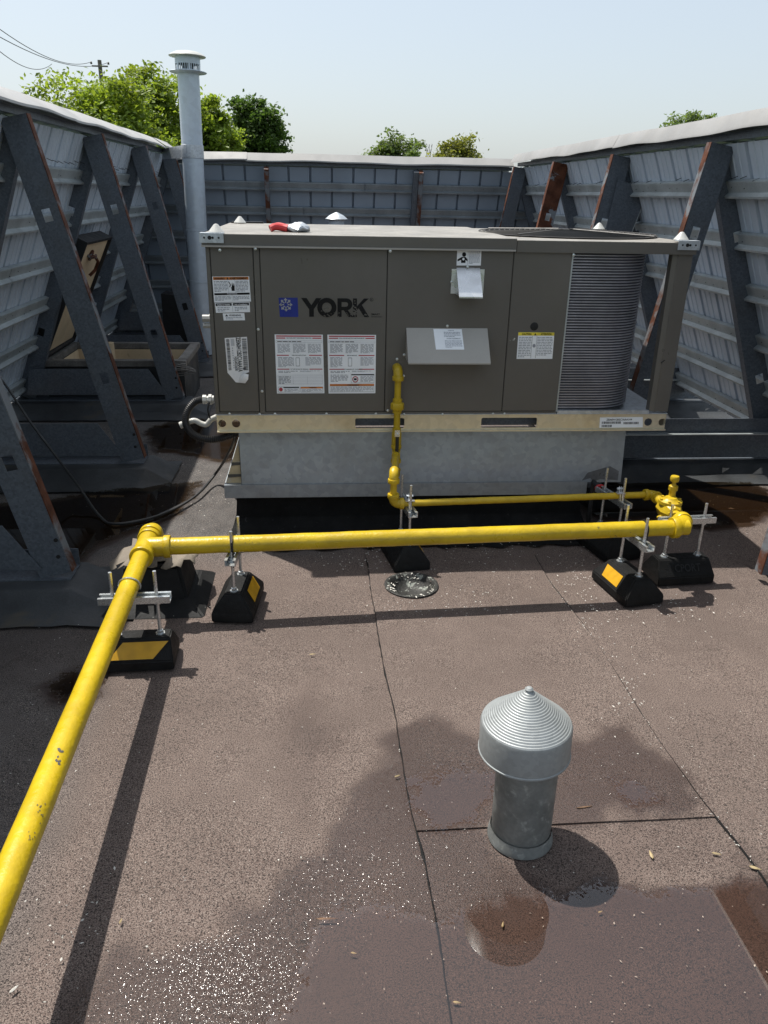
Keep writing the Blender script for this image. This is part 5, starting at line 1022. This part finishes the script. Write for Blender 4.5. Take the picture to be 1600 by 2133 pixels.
tag(m.build('rain_beads', 'rain_beads', smooth=80), 'glinting beads of rain on the wet roofing', None, None, 'stuff')
# ------------------------------------------------------------------ debris
m = MB(); rr = random.Random(21)
def chip(x, y, s, z=.0035, mi=0):
    a = rr.uniform(0, 6.28); l = Vector((math.cos(a), math.sin(a), 0))*s*rr.uniform(.7, 1.8); w = Vector((-math.sin(a), math.cos(a), 0))*s*rr.uniform(.3, .8); c = Vector((x, y, z)); m.add([c-l, c-w, c+l, c+w, c+Vector((0, 0, s*.5))], [(0, 1, 4), (1, 2, 4), (2, 3, 4), (3, 0, 4)], mi)
for _ in range(520):
    p = G(rr.uniform(-50, 1650), rr.uniform(1130, 2133)); chip(p.x, p.y, rr.uniform(.0010, .0026))
for cx_, cy_, sx_, sy_, n in ((760, 1160, 60, 25, 130), (1210, 1195, 25, 30, 90), (900, 1260, 90, 20, 120), (1010, 1150, 80, 30, 110), (1230, 1290, 30, 40, 60), (1310, 1450, 25, 60, 60), (1420, 1270, 70, 15, 80), (1500, 960, 60, 12, 60), (1450, 1080, 80, 40, 90), (330, 1040, 90, 60, 60), (320, 1250, 60, 20, 25), (160, 1920, 70, 60, 30), (420, 1010, 40, 50, 60)):
    for _ in range(n):
        p = G(rr.gauss(cx_, sx_), rr.gauss(cy_, sy_))
        if DRAIN and (p.xy-DRAIN.xy).length < .09: continue
        chip(p.x, p.y, rr.uniform(.0014, .0042), .005)
for y in np.arange(1.2, 2.9, .012):
    if rr.random() < .6: chip(float(s2(np.array([y]))[0])+rr.gauss(0, .006), float(y), rr.uniform(.001, .003), .006)
tag(m.build('roof_debris', ['white_chip']), 'scattered pale chips and plant fluff over the roof', None, None, 'stuff')
def seed(px, py, L, ang, mt, label, grp, z=.007):
    p = G(px, py); m = MB(); d = Vector((math.cos(ang), math.sin(ang), 0)); n = Vector((-d.y, d.x, 0)); pr = [(0, .1), (.2, .9), (.45, 1), (.75, .6), (1, .1)]; vs = []
    tw = .35 if mt == 'twig_brown' else 1.0
    for u, w in pr: w *= tw; c = p+d*(L*(u-.5)); vs += [c+n*L*.16*w+up*z, c+up*(z+L*.12*w), c-n*L*.16*w+up*z, c+up*(z-.002)]
    m.add(vs, [(i*4+j, i*4+(j+1) % 4, (i+1)*4+(j+1) % 4, (i+1)*4+j) for i in range(4) for j in range(4)]+[(3, 2, 1, 0), (16, 17, 18, 19)]); tag(m.build('fallen_seed' if mt != 'twig_brown' else 'twig', mt, None, (p.x, p.y, 0)), label, 'seed' if mt != 'twig_brown' else 'twig', grp)
for a in [(1356, 1783, .026, 1.5, 'seed_tan', 'curled tan seed lying right of the vent shadow'), (1492, 1781, .022, -.3, 'seed_tan', 'tan seed lying alone near the right seam'), (1573, 1811, .028, -.5, 'seed_tan', 'long pale seed on the seam at the right picture edge'), (1047, 1930, .016, 1.2, 'seed_tan', 'orange-tan seed floating in the dark reflection of the vent', .0068), (1250, 1904, .013, .3, 'seed_tan', 'pale seed floating right of the dark vent reflection', .0068), (952, 2093, .018, -.2, 'seed_tan', 'tan seed floating near the bottom edge', .0068),
          (828, 1619, .018, .4, 'seed_tan', 'tan seed at the seam beside the small granule puddle'), (651, 1365, .022, .1, 'seed_tan', 'pale seed on the dry roof between drain and vent'), (397, 1278, .035, .3, 'seed_tan', 'pale leaf scrap left of the stand near the tee'), (737, 1990, .014, -.3, 'seed_tan', 'pale seed floating left of the dark vent reflection', .0068), (252, 1922, .014, 1.4, 'seed_tan', 'small orange seed beside the long pipe shadow')]:
    seed(*a[:5], a[5], 'seeds fallen on the roof', a[6] if len(a) > 6 else .005)
seed(1217, 1685, .045, .1, 'twig_brown', 'pinkish brown twig on wet roofing right of the vent', 'twigs on the roof'); seed(682, 1918, .05, -.05, 'twig_brown', 'dark twig at the left shore of the big puddle', 'twigs on the roof', .0065); seed(1525, 1062, .05, -.3, 'twig_brown', 'dark twig in the brown puddle at right', 'twigs on the roof', .0065); seed(30, 2065, .02, .9, 'white_chip', 'scrap of white fluff near the bottom left corner', 'seeds fallen on the roof')
# ------------------------------------------------------------------ trees beyond, pole and wires
def tree(name, label, cpx, cpy, rx_px, rz_px, D, lm, nclump, nleaf, ls, shape=0, seed=1, bias=0.0, lowz=None, bare=False):
    """crown centre and half-sizes in photo pixels, standing D metres away on the ground below"""
    r = random.Random(seed); c = PY(cpx, cpy, D); sc = (c-CAM).dot(_F)/FPX; rx, rz = rx_px*sc, rz_px*sc; ry = rx*.85; gz = -5.5
    t = thing(name, (c.x, D, gz), label, 'tree', 'trees beyond the screen walls'); zc = c.z; cl = []
    while len(cl) < nclump:
        x, y, z = r.uniform(-1, 1), r.uniform(-1, 1), r.uniform(-1, 1); d = math.sqrt(x*x+y*y+z*z)
        if d > 1 or d < .35 and r.random() < .6: continue
        k = 1+.16*math.sin(5*math.atan2(z, x)+seed)+.1*math.sin(9*math.atan2(z, y)+seed*2)
        cl.append(Vector((c.x+x*rx*k, D+y*ry*k, zc+z*rz*k)))
    m = MB(); tr_top = zc+rz*.3; bx_, by_ = c.x, D
    m.tube([(bx_, by_, gz), (bx_+.1, by_, gz+(zc-gz)*.5), (bx_, by_+.1, zc-rz*.4), (bx_+.1, by_, tr_top)], [.30*rx/3+.08, .22*rx/3+.06, .15*rx/3+.04, .03], 10); trunk = m.build('trunk', 'bark', t, smooth=60)
    m = MB()
    for p in r.sample(cl, min(len(cl), 34)):
        s = Vector((bx_, by_, zc-rz*r.uniform(.2, .95))); mid = s.lerp(p, .5)+Vector((0, 0, .08*(p-s).length)); m.tube([s, mid, p], [.05*rx/3+.012, .03*rx/3+.009, .006], 5, cap=False)
        for _ in range(3): q = p+Vector((r.gauss(0, .3), r.gauss(0, .3), abs(r.gauss(0, .35))))*(rx/3); m.tube([mid.lerp(p, .7), q], [.010, .004], 4, cap=False)
    m.build('limbs', 'bark', t, smooth=60)
    if bare: return t
    n = nclump*nleaf; rg = np.random.default_rng(seed); cen = np.repeat(np.array([tuple(p) for p in cl]), nleaf, 0); cr = np.repeat(rg.uniform(.6, 1.25, nclump), nleaf)*rx*.17
    off = rg.normal(size=(n, 3))*cr[:, None]*np.array([1, 1, .62]); pos = cen+off
    d1 = rg.normal(size=(n, 3)); d1 /= np.linalg.norm(d1, axis=1)[:, None]; up_ = np.array([0, 0, 1.0]); nr = rg.normal(size=(n, 3))*.75+up_; nr /= np.linalg.norm(nr, axis=1)[:, None]
    a = np.cross(nr, d1); a /= np.linalg.norm(a, axis=1)[:, None]; b = np.cross(nr, a); s = (ls*rg.uniform(.6, 1.3, n))[:, None]
    V = np.stack([pos-a*s, pos-b*s*.55+nr*s*.12, pos+a*s, pos+b*s*.55+nr*s*.12], 1).reshape(-1, 3); F = np.arange(4*n).reshape(-1, 4)
    o0 = np.array(tuple(ORG[t])); me = bpy.data.meshes.new('crown'); me.from_pydata((V-o0).tolist(), [], F.tolist()); me.materials.append(MATS[lm]); ob = bpy.data.objects.new('crown', me); C.objects.link(ob); ob.parent = t
    return t
tree('maple_tree', 'broad light green tree behind the left wall, below the utility pole', 205, 285, 122, 108, 21, 'leaf_light', 230, 120, .06, seed=3)
tree('maple_tree', 'light green tree directly behind the tall flue', 318, 268, 82, 112, 23, 'leaf_light', 150, 120, .065, seed=5)
tree('maple_tree', 'lower light green tree just right of the flue', 435, 295, 58, 75, 24, 'leaf_light', 110, 120, .065, seed=8)
tree('maple_tree', 'dark green round tree right of the flue above the back wall', 535, 285, 56, 82, 29, 'leaf_dark', 140, 120, .075, seed=9)
tree('maple_tree', 'sparse green treetop above the middle of the back wall', 825, 325, 50, 46, 34, 'leaf_mid', 60, 100, .075, seed=12)
tree('maple_tree', 'yellowish green treetop above the right part of the back wall', 955, 345, 52, 42, 36, 'leaf_yellow', 80, 120, .08, seed=14)
tree('bare_tree', 'thin bare treetop between the two small treetops over the back wall', 893, 340, 16, 40, 40, 'leaf_mid', 16, 1, .1, seed=15, bare=True)
tree('maple_tree', 'lone sparse treetop above the right wall', 1432, 282, 56, 46, 24, 'leaf_mid', 44, 90, .055, seed=17)
pt = PY(207, 125, 48); pl = thing('utility_pole', (pt.x, 48, -5.5), 'grey wooden utility pole top above the left tree', 'utility pole')
m = MB(); m.tube([(pt.x, 48, -5.5), (pt.x, 48, pt.z)], [.16, .10], 12); m.build('pole', 'pole_wood', pl)
m = MB(); arm = PY(207, 138, 48).z; m.box((pt.x-.40, 47.90, arm-.035), (pt.x+.42, 47.97, arm+.035)); m.build('crossarm', 'pole_wood', pl)
ins = [(-.42, .03), (.46, .03), (0, -.22)]
for dx, dz in ins: m = MB(); m.lathe((pt.x+dx, 47.93, arm+.05+dz), [(.03, 0), (.07, .03), (.04, .06), (.06, .09), (.02, .13), (0, .13)], 10); m.build('insulator', 'cable_grey', pl)
for i, ((dx, dz), px, lb_) in enumerate(zip(ins, ((0, 45), (0, 68), (0, 86)), ('topmost', 'middle', 'lowest'))):
    a = Vector((pt.x+dx, 47.93, arm+.15+dz)) if i < 2 else PY(108, 133, 46); b = PY(px[0]-40, px[1]-14, 26); N = 20; m = MB(); m.tube([a.lerp(b, k/N)-up*(.5*4*(k/N)*(1-k/N)) for k in range(N+1)], .013, 5); tag(m.build('power_line', 'wire', None, a), f'{lb_} overhead wire at the upper left of the sky', 'wire', 'overhead wires')
